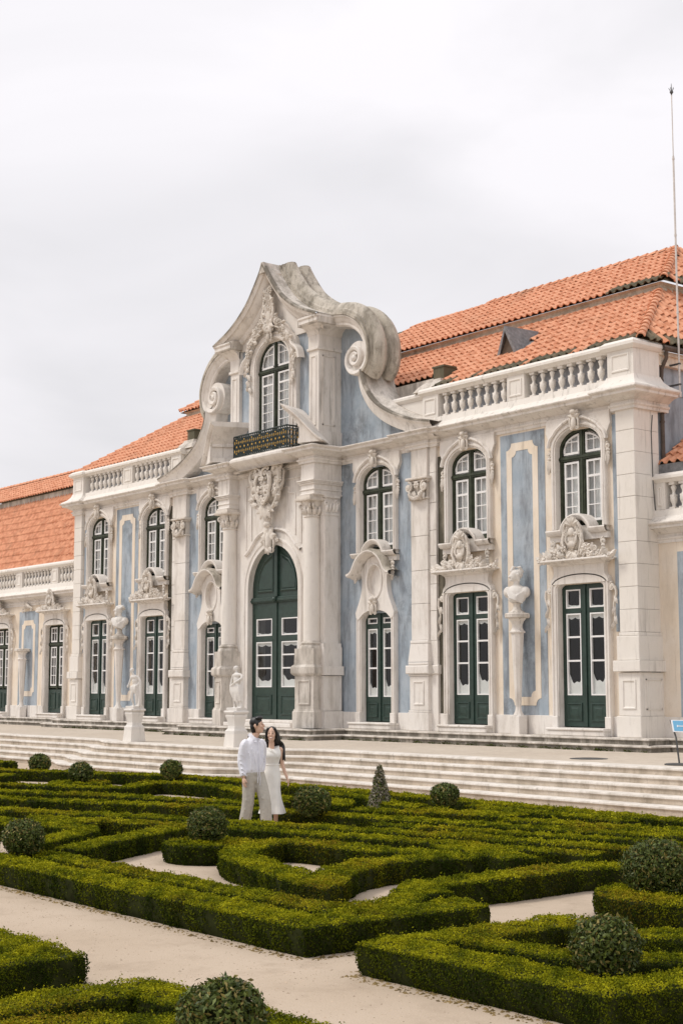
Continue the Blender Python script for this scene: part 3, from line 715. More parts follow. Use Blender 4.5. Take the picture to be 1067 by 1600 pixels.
for i, c in enumerate(WC):
    window(pav, c, YG)
    O('window_surround', UF, 'stone', pav, (c, 0, 0)); O('keystone', KEY, 'carved', pav, (c, YF - .03, 9.28))
    for s_ in (-1, 1): O('drop_ornament', DROP[s_], 'carved', pav, (c + s_ * .90, YF - .05, 6.12)); O('drop_ornament', DROP[s_], 'carved', pav, (c + s_ * 1.05, YF + .04, 8.62))
    if is5(c):
        door(pav, c, YG, .72, 1.30, 4.40, 4.68, (4.30, 4.48), (2.05, 4.14), (1.42, 1.86))
        O('door_surround', NF, 'stone', pav, (c, 0, 0)); O('hood_top', HOODTOP, 'stone_roof', pav, (c, 0, 0)); O('keystone', KEY, 'carved', pav, (c, YF - .05, 4.68))
    else:
        door(pav, c, YG)
        O('door_surround', LF, 'stone', pav, (c, 0, 0))
        O('cartouche', CART[i % 2], 'carved', pav, (c, YF - .14, 5.62))
        for s_ in (-1, 1): O('side_scroll', SIDE[s_], 'carved', pav, (c + s_ * 1.10, YF + .02, 4.92))
    O('door_sill', SILL, 'stone', pav, (c, 0, 0))
# ---- giant pilasters, corner piers (coursed stones with open joints)
def stones(parent, x0, x1, y0, y1, z0, z1, h, mat='stone', name='stone', side_split=None):
    n = max(1, round((z1 - z0) / h)); zs = [z0]
    for i in range(n): zs.append(z0 + (z1 - z0) * (i + 1) / n + (random.uniform(-.06, .06) if i < n - 1 else 0))
    for a, b_ in zip(zs, zs[1:]):
        g = .005; j = random.uniform(-.003, .003)
        O(name, MB().bbox(x0, x1, y0 + j, y1, a + g, b_ - g, .009), mat, parent)
def inset_panel(mb, x0, x1, z0, z1, y, d=.03):
    mb.sweep([(x0, z0), (x1, z0), (x1, z1), (x0, z1)], [(0, y + .002), (0, y - .022), (.03, y - .03), (.05, y - .012), (.06, y + .004)], 'xz', closed=True)
def ped_mesh(w2, d, strip=0):
    """pedestal of a giant pilaster, centred, front at y = 0 going back d"""
    mb = MB()
    def lay(h, y0, z0, z1, c=.012): mb.bbox(-h, h, y0, d, z0, z1, c)
    lay(w2 + .09, -.10, ZF, 1.60); lay(w2 + .07, -.075, 1.605, 1.66); lay(w2 + .04, -.05, 1.665, 2.66)
    lay(w2 + .07, -.08, 2.665, 2.72); lay(w2 + .14, -.15, 2.725, 2.98, .03); lay(w2 + .08, -.09, 2.985, 3.08, .03)
    mb.add([(-w2 - .07, -.08, 3.085), (w2 + .07, -.08, 3.085), (w2 + .02, -.03, 3.62), (-w2 - .02, -.03, 3.62), (-w2 - .07, d, 3.085), (w2 + .07, d, 3.085), (w2 + .02, d, 3.62), (-w2 - .02, d, 3.62)],
           [(0, 1, 2, 3), (1, 5, 6, 2), (4, 0, 3, 7), (3, 2, 6, 7)])
    lay(w2 + .03, -.04, 3.625, 3.72, .02)
    inset_panel(mb, -w2 * .62, w2 * .62, 1.82, 2.52, -.05)
    return mb.mesh('pedestal', 30)
PED = ped_mesh(.375, .2)
def capital_mesh(w2, h=.62, depth=.25):
    mb = MB()
    mb.box(-w2, w2, 0, depth, 0, h); mb.bbox(-w2 - .05, w2 + .05, -.05, depth, -.06, 0, .02)
    mb.bbox(-w2 - .12, w2 + .12, -.13, depth, h - .08, h, .02); mb.bbox(-w2 - .06, w2 + .06, -.06, depth, h - .15, h - .08, .02)
    for s_ in (-1, 1):
        mb.tube(spiral((s_ * w2 * .92, h * .52), .17, .03, R(90), 1.9, 26, -.09, -.04, s_), [.04] * 27, 6); mb.ball((s_ * w2 * .92, -.13, h * .52), .05, 8, 5)
        for a in (-110, -80, -50): leaf(mb, (s_ * w2 * .6, h * .35), R(a if s_ < 0 else -180 - a), .30, .08, -.05)
    gar = [(w2 * .8 * math.cos(math.pi * i / 12), -.10 - .05 * math.sin(math.pi * i / 12), h * .42 - .30 * math.sin(math.pi * i / 12)) for i in range(13)]
    mb.tube(gar, [.03 + .03 * math.sin(math.pi * i / 12) for i in range(13)], 6)
    for p in gar[2:-2]: flower(mb, (p[0], p[2]), .05, p[1] - .03)
    flower(mb, (0, h * .62), .10, -.08, 6)
    return mb.mesh('capital', 50)
CAP = capital_mesh(.375)
def moulding(mb, x0, x1, y0, y1, z0, outs):
    """stack of projecting bands: outs = [(height, projection)]"""
    z = z0
    for h, o in outs:
        if o > 0: mb.bbox(x0 - o, x1 + o, y0 - o, y1, z, z + h, min(.02, h * .3))
        z += h + .002
for s_ in (-1, 1):
    a, b_ = sorted((6.35 * s_, 7.10 * s_)); c = 6.725 * s_
    pl = O('pilaster', PED, 'stone', pav, (c, -.02, 0))
    stones(pl, -.375, .375, 0, .2, 3.72, 7.92, .95)
    O('capital', CAP, 'carved', pl, (0, -.01, 7.98))
    stones(pl, -.36, .36, 0, .2, 8.62, 9.5, .9)
    st = O('pilaster_strip', MB().bbox(-.15, .2, -.01, .12, ZF, 3.0, .01).bbox(-.15, .17, -.0, .12, 3.0, 3.7, .01).bbox(-.15, .24, -.05, .12, 2.72, 2.98, .02) if s_ > 0 else MB().bbox(-.2, .15, -.01, .12, ZF, 3.0, .01).bbox(-.17, .15, 0, .12, 3.0, 3.7, .01).bbox(-.24, .15, -.05, .12, 2.72, 2.98, .02), 'stone', pav, (c + s_ * .53, .05, 0))
    stones(st, *sorted((-.15 * s_, .15 * s_)), 0, .12, 3.7, 9.5, .85)
    # corner pier, three-sided stones
    p0, p1 = sorted((14.46 * s_, 15.08 * s_)); pc = (p0 + p1) / 2
    pr = E_('corner_pier', parent=pav, loc=(pc, 0, 0))
    zz = [3.72 + i * (9.5 - 3.72) / 10 for i in range(11)]
    for i, (za, zb_) in enumerate(zip(zz, zz[1:])):
        yb = .50 + (.12 if i % 2 else -.08)
        j = random.uniform(-.003, .003)
        O('stone', MB().bbox(-.31, .31, j, yb, za + .004, zb_ - .004, .009), 'stone_clean', pr)
        O('stone', MB().bbox(-.309, .309, yb + .007, .95, za + .004, zb_ - .004, .009), 'stone_clean', pr)
    mb = MB()
    for w_, y0, z0, z1 in ((.40, -.10, ZF, 1.60), (.36, -.05, 1.605, 2.70), (.45, -.15, 2.72, 3.0), (.37, -.07, 3.005, 3.62), (.33, -.03, 3.625, 3.715)): mb.bbox(-w_, w_, y0, .98, z0, z1, .015)
    inset_panel(mb, -.22, .22, 1.78, 2.52, -.05)
    for q in (s_,):
        xx = q * .36; pts = [(.18, 1.78), (.75, 1.78), (.75, 2.52), (.18, 2.52)]
        n = 4
        for k in range(4):
            (ya, za), (yb, zb_) = pts[k], pts[(k + 1) % 4]
            mb.box(*sorted((xx - q * .01, xx + q * .022)), min(ya, yb) - .015, max(ya, yb) + .015, min(za, zb_) - .015, max(za, zb_) + .015)
    O('pedestal', mb, 'stone_clean', pr)
# ---- entablature, following every break of the wall, cut into stones
half = [(2.03, -.62), (2.03, -1.0), (2.80, -1.0), (2.80, YW), (6.22, YW), (6.22, -.06), (7.18, -.06), (7.18, .02), (7.5, .02), (7.5, YW), (14.38, YW), (14.38, -.03), (15.13, -.03), (15.13, 1.3)]
full = [(-x, y) for x, y in half[::-1]] + half
EPROF = [(.1, 9.46), (-.03, 9.46), (-.03, 9.53), (-.07, 9.56), (-.08, 9.60), (-.03, 9.61), (-.03, 9.68), (-.08, 9.70), (-.13, 9.74), (-.22, 9.79), (-.32, 9.81), (-.36, 9.82), (-.36, 9.885), (-.40, 9.90), (-.44, 9.935), (-.44, 9.96), (-.30, 10.0), (.1, 10.02)]
cor = E_('cornice', parent=pav)
for sub in split_path(full, 1.7, .005): O('cornice_stone', MB().sweep(sub, EPROF, 'xy', cprof=True), 'stone', cor)
# frieze blocks under the cornice in the outer bays
for s_ in (-1, 1):
    a, b_ = sorted((9.95 * s_, 11.85 * s_))
# ---- parapet and balustrades of the outer bays
BAL = [(.085, 0), (.085, .05), (.06, .06), (.045, .09), (.05, .12), (.085, .20), (.098, .27), (.085, .34), (.055, .39), (.04, .42), (.04, .46), (.055, .50), (.075, .56), (.075, .585), (.05, .60), (.05, .625), (.088, .64), (.088, .70)]
BALM = MB().lathe(BAL[2:-2], (0, 0, 0), 10).square([(.088, 0), (.088, .055)], (0, 0, 0)).square([(.088, .63), (.088, .70)], (0, 0, 0)).square([(.07, .325), (.07, .375)], (0, 0, 0)).mesh('baluster', 40)
def balustrade(parent, x0, x1, y, z, peds, runs, depth=.34, h=.70, backing=True, coping=.24, name='balustrade', mat='stone_clean', per=.335):
    mb = MB(); mb.add([(x0, y - .37, z - .06), (x1, y - .37, z - .06), (x1, y - .12, z + .13), (x0, y - .12, z + .13), (x0, y - .08, z + .31), (x1, y - .08, z + .31), (x0, y + depth, z + .31), (x1, y + depth, z + .31), (x0, y + depth, z - .06), (x1, y + depth, z - .06)],
                      [(0, 1, 2, 3), (3, 2, 5, 4), (4, 5, 7, 6), (6, 7, 9, 8), (0, 3, 4, 6, 8), (1, 9, 7, 5, 2)])
    b0 = O(name, mb, mat, parent, smooth=20)
    zt = z + .31 + h
    cp = [(depth, zt), (-.06, zt), (-.08, zt + .03), (-.13, zt + .07), (-.17, zt + .09), (-.17, zt + .16), (-.13, zt + .20), (-.10, zt + .235), (depth, zt + .245)]
    for sub in split_path([(x0, y), (x1, y)], 1.9, .005): O('coping_stone', MB().sweep(sub, cp, 'xy', cprof=True), mat, b0)
    for (a, b_) in peds:
        pm = MB().bbox(a, b_, y - .07, y + depth, z + .31, zt, .012); inset_panel(pm, a + .1, b_ - .1, z + .42, zt - .1, y - .07)
        O('pedestal', pm, mat, b0)
    for (a, b_) in runs:
        n = max(2, round((b_ - a) / per))
        for i in range(n): O('baluster', BALM, mat, b0, (a + (b_ - a) * (i + .5) / n, y + .06, z + .31))
        O('backing_wall', MB().box(a - .05, b_ + .05, y + .24, y + depth - .005, z + .31, zt), 'backing', b0, smooth=0)
    return b0
YB = .10
for s_ in (-1, 1):
    m_ = lambda a, b_: tuple(sorted((a * s_, b_ * s_)))
    x0, x1 = m_(6.75, 14.36)
    balustrade(pav, x0, x1, YB, 10.022, [m_(6.85, 7.55), m_(10.45, 11.15)], [m_(7.62, 10.40), m_(11.22, 14.05)])
    pm = MB()
    cx = 14.72 * s_
    pm.square([(.80, 9.93), (.78, 9.99), (.62, 10.09), (.52, 10.20), (.47, 10.32), (.47, 10.34)], (cx, .45, .021), sx=1, sy=1.12)
    pm.square([(.44, 10.34), (.44, 11.03)], (cx, .45, 0), sy=1.15); pm.square([(.48, 11.03), (.55, 11.08), (.58, 11.11), (.58, 11.19), (.52, 11.24), (.48, 11.28)], (cx, .45, 0), sy=1.13)
    inset_panel(pm, cx - .30, cx + .30, 10.46, 10.92, .45 - .44 * 1.15)
    O('corner_block', pm, 'stone_clean', pav, smooth=25)

# ---- frontispiece: wall with the arched portal
YFR = -.58
mb = MB(); hw, sp, cr = 1.42, 5.62, 7.05
inn = [(-hw, ZF)] + arch(hw, sp, cr, 20) + [(hw, ZF)]
tops = [(-1.95 + 3.9 * i / 14, 9.5) for i in range(15)]
out = [(-1.95, ZF), (-1.95, 4), (-1.95, 7), (-1.95, 8.2)] + tops + [(1.95, 8.2), (1.95, 7), (1.95, 4), (1.95, ZF)]
mb.ring(inn, out[:len(inn)] if len(out) >= len(inn) else out, YFR, -.30, -.2)
O('frontispiece_wall', mb, 'stone', pav, smooth=25)
mb = MB()
arc = [(-hw, 1.3)] + arch(hw, sp, cr, 24) + [(hw, 1.3)]
mb.sweep(arc, [(.0, YFR), (.0, YFR - .03), (.14, YFR - .035), (.15, YFR - .06), (.22, YFR - .07), (.25, YFR - .03), (.25, YFR)], 'xz')
for q in (-1, 1): mb.bbox(*sorted((q * 1.40, q * 1.72)), YFR - .1, YFR, ZF, 1.62, .015)
# shouldered raised panel above the arch
pan = [(-1.55, 6.75), (-1.25, 6.95), (-.75, 7.38), (0, 7.52), (.75, 7.38), (1.25, 6.95), (1.55, 6.75)]
mb.sweep(catmull(pan, 4), [(0, YFR), (0, YFR - .05), (.05, YFR - .09), (.10, YFR - .07), (.12, YFR)], 'xz')
mb.sweep([(-1.6, 7.0), (-1.6, 9.2), (1.6, 9.2), (1.6, 7.0)], [(0, YFR), (0, YFR - .03), (-.05, YFR - .035), (-.07, YFR)], 'xz')
mb.sweep(catmull([(-1.28, 7.3), (-1.28, 8.55), (-1.15, 8.7), (-.9, 8.75), (-.8, 8.95), (.8, 8.95), (.9, 8.75), (1.15, 8.7), (1.28, 8.55), (1.28, 7.3)], 3), [(0, YFR), (0, YFR - .03), (-.05, YFR - .035), (-.06, YFR)], 'xz')
O('portal_moulding', mb, 'stone', pav)
for q in (-1, 1):
    fb = MB(); a, b_ = sorted((1.95 * q, 2.70 * q)); fb.box(a, b_, YFR + .002, .5, ZF, 9.5)
    O('frontispiece_side', fb, 'stone', pav, smooth=0)
    # entablature block over the column
    eb = MB(); a, b_ = sorted((2.06 * q, 2.76 * q))
    eb.bbox(a, b_, -.97, .14, 8.42, 9.46, .012); moulding(eb, a, b_, -.97, .14, 8.44, [(.05, .03), (.10, .0), (.04, .03), (.14, .0), (.05, .05), (.04, .08), (.05, .11)])
    O('entablature_block', eb, 'stone', pav)
    # column on its turned pedestal
    cl = O('column', MB().lathe([(.272, 0), (.275, 1.3), (.262, 2.6), (.235, 3.9), (.235, 3.96)], (0, 0, 3.80), 28), 'stone_clean', pav, (2.35 * q, -.74, 0))
    O('column_base', MB().lathe([(.375, 0), (.375, .06), (.36, .09), (.33, .10), (.32, .13), (.345, .16), (.345, .19), (.30, .21), (.28, .25)], (0, 0, 3.55), 28).square([(.385, 3.46), (.385, 3.555)], rot=R(15 * q)), 'stone_old', cl)
    cm_ = MB().lathe([(.24, 0), (.265, .02), (.265, .05), (.24, .07), (.245, .2), (.27, .38), (.33, .50), (.33, .52)], (0, 0, 7.72), 20)
    cm_.square([(.37, 8.24), (.40, 8.27), (.40, 8.33), (.36, 8.34), (.36, 8.42)], rot=0)
    for k in range(4):
        a = R(45 + 90 * k); sub = MB(); sub.tube(spiral((0, 0), .13, .03, R(90), 1.7, 20, 0, -.03, 1), [.035] * 21, 5); sub.tube(spiral((0, 0), .13, .03, R(90), 1.7, 20, .1, -.03, 1), [.035] * 21, 5)
        co, si = math.cos(a), math.sin(a)
        cm_.add([(co * (x + .33) - si * y, si * (x + .33) + co * y, z + 8.10) for x, y, z in sub.v], sub.f)
    for k in range(10):
        a = 2 * math.pi * k / 10; sub = MB(); leaf(sub, (0, 0), R(90), .28, .08, 0, .08)
        co, si = math.cos(a), math.sin(a)
        cm_.add([(co * x - si * (y - .25), si * x + co * (y - .25), z + 7.80) for x, y, z in sub.v], sub.f)
    O('capital', cm_, 'carved', cl, smooth=50)
    pd = MB()
    pd.square([(.43, ZF), (.43, 1.58), (.41, 1.60), (.40, 1.66)]); pd.square([(.375, 1.66), (.375, 2.70)]); pd.square([(.40, 2.70), (.46, 2.76), (.475, 2.80), (.475, 2.97), (.43, 3.03), (.40, 3.05)]); pd.square([(.395, 3.05), (.385, 3.46)])
    inset_panel(pd, -.24, .24, 1.80, 2.56, -.375)
    O('pedestal', pd, 'stone_old', cl, rz=R(15 * q), smooth=25)
    # pilaster on the side return of the frontispiece
    rt = MB(); a, b_ = sorted((2.60 * q, 2.79 * q)); rt.box(a, b_, -.55, -.02, 3.72, 7.85)
    for w_, z0, z1 in ((.20, ZF, 1.6), (.16, 1.61, 2.70), (.25, 2.72, 3.0), (.17, 3.0, 3.6), (.14, 3.6, 3.72)): a, b_ = sorted((2.55 * q, (2.70 + w_) * q)); rt.box(a, b_, -.62 - w_ * .2, .04 + w_ * .2, z0, z1)
    a, b_ = sorted((2.6 * q, 2.84 * q)); rt.box(a, b_, -.58, .02, 8.36, 8.44); rt.box(*sorted((2.6 * q, 2.78 * q)), -.54, 0, 7.85, 8.36); rt.box(*sorted((2.6 * q, 2.82 * q)), -.57, .01, 7.80, 7.86)
    sub = MB()
    for e in (-.22, .22): sub.tube(spiral((e, .3), .13, .03, R(90), 1.7, 20, 0, -.04, 1 if e > 0 else -1), [.035] * 21, 5)
    for e in (-.2, -.07, .07, .2): leaf(sub, (e, .02), R(90), .28, .08, 0)
    rt.add([((2.79 - y) * q, -.285 + x, z + 7.88) for x, y, z in sub.v], sub.f)
    O('return_pilaster', rt, 'stone', pav)
# portal: two tall leaves under an arched fixed panel, portal threshold
dr = door(pav, 0, -.36, 1.42, 1.30, 5.3, 5.3, (4.05, 4.62), (2.35, 3.85), (1.45, 2.1), solid_top=5.15, name='portal_door')
tp = MB(); N_ = 24
tp.prism([(-1.45, 5.16)] + [(x, z) for x, z in arch(1.45, 5.62, 7.08, N_)] + [(1.45, 5.16)], -.40, -.32)
tp.bbox(-1.45, 1.45, -.47, -.40, 5.14, 5.34, .03); tp.bbox(-1.45, 1.45, -.50, -.46, 5.19, 5.27, .015); tp.box(-.09, .09, -.48, -.40, 5.34, 7.0); tp.ball((0, -.52, 5.24), .10, 10, 6)
for q in (-1, 1):
    pts = [(q * .2, 5.5), (q * 1.1, 5.5), (q * 1.12, 5.75), (q * .98, 6.2), (q * .7, 6.55), (q * .2, 6.8)]
    if q < 0: pts = pts[::-1]
    tp.sweep(pts, [(0, -.40), (0, -.43), (.04, -.45), (.07, -.42), (.10, -.40)], 'xz', closed=True)
    tp.prism([(x * .82 + q * .11, (z - 6.0) * .78 + 6.0) for x, z in pts], -.425, -.40)
O('fanlight_panel', tp, 'green_paint', dr, (0, .36, 0))
th = MB().bbox(-1.9, 1.9, -1.25, -.3, ZF + .002, 1.20, .02).bbox(-1.72, 1.72, -1.0, -.3, 1.20, 1.295, .02); O('door_sill', th, 'stone', pav)
# coat of arms over the portal
def carve_arms():
    rng = random.Random(11); mb = MB()
    mb.ball((0, -.12, .02), (.34, .24, .52), 18, 12); mb.ball((0, -.05, .1), (.58, .16, .66), 16, 10)
    for i in range(5):
        z = -.28 + .15 * i; mb.ball((-.10 + .2 * (i % 2), -.36, z), (.07, .05, .06), 8, 5); flower(mb, (.12 - .24 * (i % 2), z), .06, -.34)
    for q in (-1, 1):
        c_scroll(mb, (q * .05, -.50), (q * .34, -.05), -q * .12, .055, .10, -.36); c_scroll(mb, (q * .34, -.05), (q * .22, .48), -q * .12, .055, .10, -.38)
        c_scroll(mb, (q * .02, .36), (q * .28, .66), q * .10, .05, .09, -.42); c_scroll(mb, (q * .60, .45), (q * .90, .80), -q * .10, .06, .11, -.24)
    for q in (-1, 1):
        c_scroll(mb, (q * .30, -.72), (q * .72, .15), -q * .20, .09, .15, -.24); c_scroll(mb, (q * .70, .05), (q * .62, .78), -q * .16, .085, .16, -.26)
        c_scroll(mb, (q * .10, .62), (q * .62, .80), q * .16, .07, .12, -.30); c_scroll(mb, (q * .16, -.40), (q * .42, .42), -q * .10, .06, .10, -.36)
        c_scroll(mb, (q * .52, -.30), (q * .92, .42), -q * .12, .06, .12, -.18)
        for i in range(9): leaf(mb, (q * rng.uniform(.3, .75), rng.uniform(-.6, .7)), R(90 - q * rng.uniform(20, 150)), rng.uniform(.22, .4), .09, -.24 - .1 * rng.random())
        for i in range(6): flower(mb, (q * rng.uniform(.35, .85), rng.uniform(-.3, .75)), .09, -.26)
    for a in (-60, -30, 0, 30, 60): leaf(mb, (0, -.55), R(-90 + a), .55, .12, -.24)
    mb.ball((0, -.16, -.95), (.12, .12, .26), 8, 6); mb.ball((0, -.18, -1.22), (.15, .13, .12), 8, 6); mb.ball((0, -.16, -1.38), (.08, .08, .1), 8, 5)
    # crown leaning forward at the top
    for i in range(7):
        a = R(-75 + 25 * i); leaf(mb, (-.12 + .1 * math.sin(a), .78), math.pi / 2 + a * .9, .46, .12, -.36, .14)
    mb.ball((-.02, -.40, .92), (.34, .22, .14), 10, 6)
    for i in range(5): mb.ball((-.3 + .15 * i, -.46, 1.12), .07, 6, 5)
    return mb.mesh('coat_of_arms', 60)
O('coat_of_arms', carve_arms(), 'carved', pav, (-.02, YFR - .05, 8.93))
k2 = MB()
c_scroll(k2, (-.20, -.30), (-.12, .30), .10, .05, .10, -.08); c_scroll(k2, (.20, -.30), (.12, .30), -.10, .05, .10, -.08); k2.ball((0, -.12, 0), (.14, .12, .34), 10, 8)
for a in (-80, -40, 0, 40, 80): leaf(k2, (0, .1), R(90 + a), .42, .11, -.12)
for a in (-30, 0, 30): leaf(k2, (0, -.15), R(-90 + a), .32, .09, -.12)
for q in (-1, 1):
    for i in range(4): flower(k2, (q * (.16 + .09 * i), .18 - .02 * i * i), .075, -.08)
O('portal_keystone', k2, 'carved', pav, (.0, YFR - .06, 7.18), smooth=60)
# balcony slab and its curved lip
bs = MB(); bs.slab([(-1.95, -.6), (-1.95, -.95), (-1.70, -1.18), (-1.35, -1.30), (1.35, -1.30), (1.70, -1.18), (1.95, -.95), (1.95, -.6)], 9.90, 10.05)
bs.sweep([(-1.95, -.95), (-1.70, -1.18), (-1.35, -1.30), (1.35, -1.30), (1.70, -1.18), (1.95, -.95)], [(.1, 9.60), (.30, 9.62), (.22, 9.70), (.10, 9.78), (.02, 9.82), (-.03, 9.86), (-.06, 9.90), (-.06, 9.97), (-.02, 10.02), (.1, 10.06)], 'xy')
O('balcony_slab', bs, 'stone', pav)
O('frieze', MB().box(-1.96, 1.96, YFR + .001, -.3, 9.4, 9.95), 'stone', pav)
# broken, outward-turned curved pediment halves either side of the balcony
for q in (-1, 1):
    mb = MB(); rows = []
    for t_, low in [(i * .04, True) for i in range(11)] + [(.401 + .0599 * i, False) for i in range(11)]:
        zt = 10.10 + 1.28 * (1 - t_) ** 1.12 * (1 + .16 * math.sin(math.pi * t_)); zb_ = (zt - .16 - .42 * t_) if low else 10.06
        xb, xf = 1.51 + 1.45 * t_, 2.00 + 1.45 * t_; yb, yf = -.52, -1.66 + .55 * t_
        o = .10; l3 = lambda d_: max(zb_ + .002, zt - d_)
        rows.append([(q * xb, yb, zb_), (q * xf, yf, zb_), (q * xf, yf, l3(.14)), (q * (xf + .02), yf - .06, l3(.12)), (q * (xf + .03), yf - .09, l3(.07)), (q * (xf + .04), yf - o - .03, zt - .045), (q * (xf + .04), yf - o - .03, zt), (q * xb, yb, zt + .02)])
    k = len(rows[0]); n = len(rows) - 1; mb.add([p for r_ in rows for p in r_], [(i * k + j, i * k + (j + 1) % k, (i + 1) * k + (j + 1) % k, (i + 1) * k + j) for i in range(n) for j in range(k)] + [tuple(range(k)), tuple(range(n * k + k - 1, n * k - 1, -1))])
    # inner support wall under the raking cornice, moulded
    a, b_ = Vector((q * 2.04, -.52)), Vector((q * 2.55, -1.40))
    d = (b_ - a).normalized(); nrm = Vector((-q * abs(d.y), -abs(d.x)))
    for z0, z1, o in ((10.60, 10.72, .06), (10.06, 10.22, .05)):
        p = [a, b_, b_ + nrm * o, a + nrm * o]; mb.slab([(v.x, v.y) for v in p], z0, z1)
    O('broken_pediment', mb, 'stone', pav, smooth=28)
# gilded iron railing of the balcony
rl = E_('balcony_railing', parent=pav)
def rail_run(p0, p1):
    p0, p1 = Vector(p0), Vector(p1); L_ = (p1 - p0).length; d = (p1 - p0) / L_; mb = MB(); gm = MB()
    P = lambda u, z: (p0.x + d.x * u, p0.y + d.y * u, z)
    for z, r_ in ((10.82, .028), (10.74, .014), (10.16, .016), (10.10, .024)): mb.tube([P(0, z), P(L_, z)], r_, 6)
    n = max(3, round(L_ / .115))
    for i in range(n + 1): mb.tube([P(L_ * i / n, 10.06), P(L_ * i / n, 10.82)], .015 if i % (n if n < 6 else 4) else .024, 5)
    for i in range(n):
        u0, u1 = L_ * i / n, L_ * (i + 1) / n; um = (u0 + u1) / 2
        for za, zb_ in ((10.16, 10.45), (10.45, 10.74)):
            zm = (za + zb_) / 2
            mb.tube([P(um, za), P(u0 + .012, zm), P(um, zb_)], .015, 4); mb.tube([P(um, za), P(u1 - .012, zm), P(um, zb_)], .015, 4)
            gm.ball(P(um, zm), (.016, .016, .035 if i % 2 else .06), 6, 5)
        
        if i % 2: gm.ball(P(um, 10.45), (.03, .022, .045), 6, 5)
        if i % 4 == 1: gm.ball(P(um, 10.22), .03, 6, 4); gm.ball(P(um, 10.68), .03, 6, 4)
    o = O('railing_panel', mb, 'iron', rl); O('gilt_ornament', gm, 'gilt', o)['kind'] = 'stuff'
rail_run((-1.53, -1.15), (1.53, -1.15)); rail_run((1.53, -1.15), (1.53, -.66)); rail_run((-1.53, -.66), (-1.53, -1.15))

# ---- attic storey
YA = -.50
mb = MB()
for (p, q_, r_, s2) in wall_cells([(-1.05, 1.05, 10.0, 13.9)], -2.1, 2.1, 10.0, 14.2): mb.box(p, q_, YA, 0, r_, s2)
O('attic_wall', mb, 'blue', pav, smooth=0)
am = MB(); am.add([(-2, .55, 10), (2, .55, 10), (2, .55, 14.3), (-2, .55, 14.3)], [(0, 1, 2, 3)]); O('room_lining', am, 'room', pav, smooth=0)
for q in (-1, 1):
    ab = MB(); a, b_ = sorted((2.02 * q, 2.55 * q)); ab.bbox(a, b_, -.63, .62, 10.0, 13.30, .01)
    ab.bbox(a - .05, b_ + .05, -.69, .62, 13.22, 13.32, .02); ab.bbox(a - .02, b_ + .02, -.65, .62, 13.32, 13.95, .015); ab.bbox(a - .05, b_ + .05, -.69, .62, 10.0, 10.55, .02)
    inset_panel(ab, a + .12, b_ - .12, 10.75, 13.05, -.63)
    xx = 2.55 * q
    for y0, y1, z0, z1 in ((-.48, -.44, 10.75, 13.05), (-.02, .02, 10.75, 13.05), (-.48, .02, 10.75, 10.79), (-.48, .02, 13.01, 13.05)): ab.box(*sorted((xx - .01 * q, xx + .022 * q)), y0, y1, z0, z1)
    O('attic_pilaster', ab, 'stone', pav)
    # cornice returning along the side
    pth = [(2.0, -.64), (2.57, -.64), (2.57, .62)]
    prof = [(.05, 13.72), (-.02, 13.72), (-.05, 13.80), (-.10, 13.88), (-.20, 13.95), (-.34, 14.02), (-.40, 14.05), (-.40, 14.16), (-.44, 14.20), (-.44, 14.25), (.05, 14.27)]
    cm2 = MB().sweep(pth, prof, 'xy', cprof=True)
    O('attic_cornice', MB().merge(cm2, mx=q), 'stone', pav)
window(pav, 0, -.46, .97, 10.15, 13.15, 14.02, 13.0, 8, name='balcony_window')
mb = MB(); inn = [(-.97, 10.05)] + arch(.97, 13.15, 14.02, 20) + [(.97, 10.05)]
out = [(-1.36, 10.05), (-1.36, 12.9), (-1.42, 13.2), (-1.42, 13.5)] + [(-1.28 + 2.56 * i / 14, 13.72 + .78 * math.sin(math.pi * (.08 + .84 * i / 14))) for i in range(15)] + [(1.42, 13.5), (1.42, 13.2), (1.36, 12.9), (1.36, 10.05)]
mb.ring(inn, out, -.66, -.42, YA + .02)
mb.sweep([(-.99, 10.1)] + arch(.99, 13.15, 14.04, 20) + [(.99, 10.1)], [(.02, -.66), (.02, -.70), (.08, -.715), (.10, -.68), (.16, -.68), (.18, -.71), (.22, -.71), (.23, -.66)], 'xz')
hd = catmull([(-1.62, 13.05), (-1.52, 13.35), (-1.25, 13.55), (-1.05, 13.9), (-.75, 14.25), (-.35, 14.50), (0, 14.56), (.35, 14.50), (.75, 14.25), (1.05, 13.9), (1.25, 13.55), (1.52, 13.35), (1.62, 13.05)], 4)
mb.sweep(hd, [(-.03, -.66), (-.03, -.76), (.03, -.84), (.08, -.86), (.13, -.84), (.15, -.6)], 'xz')
O('balcony_window_surround', mb, 'stone', pav)
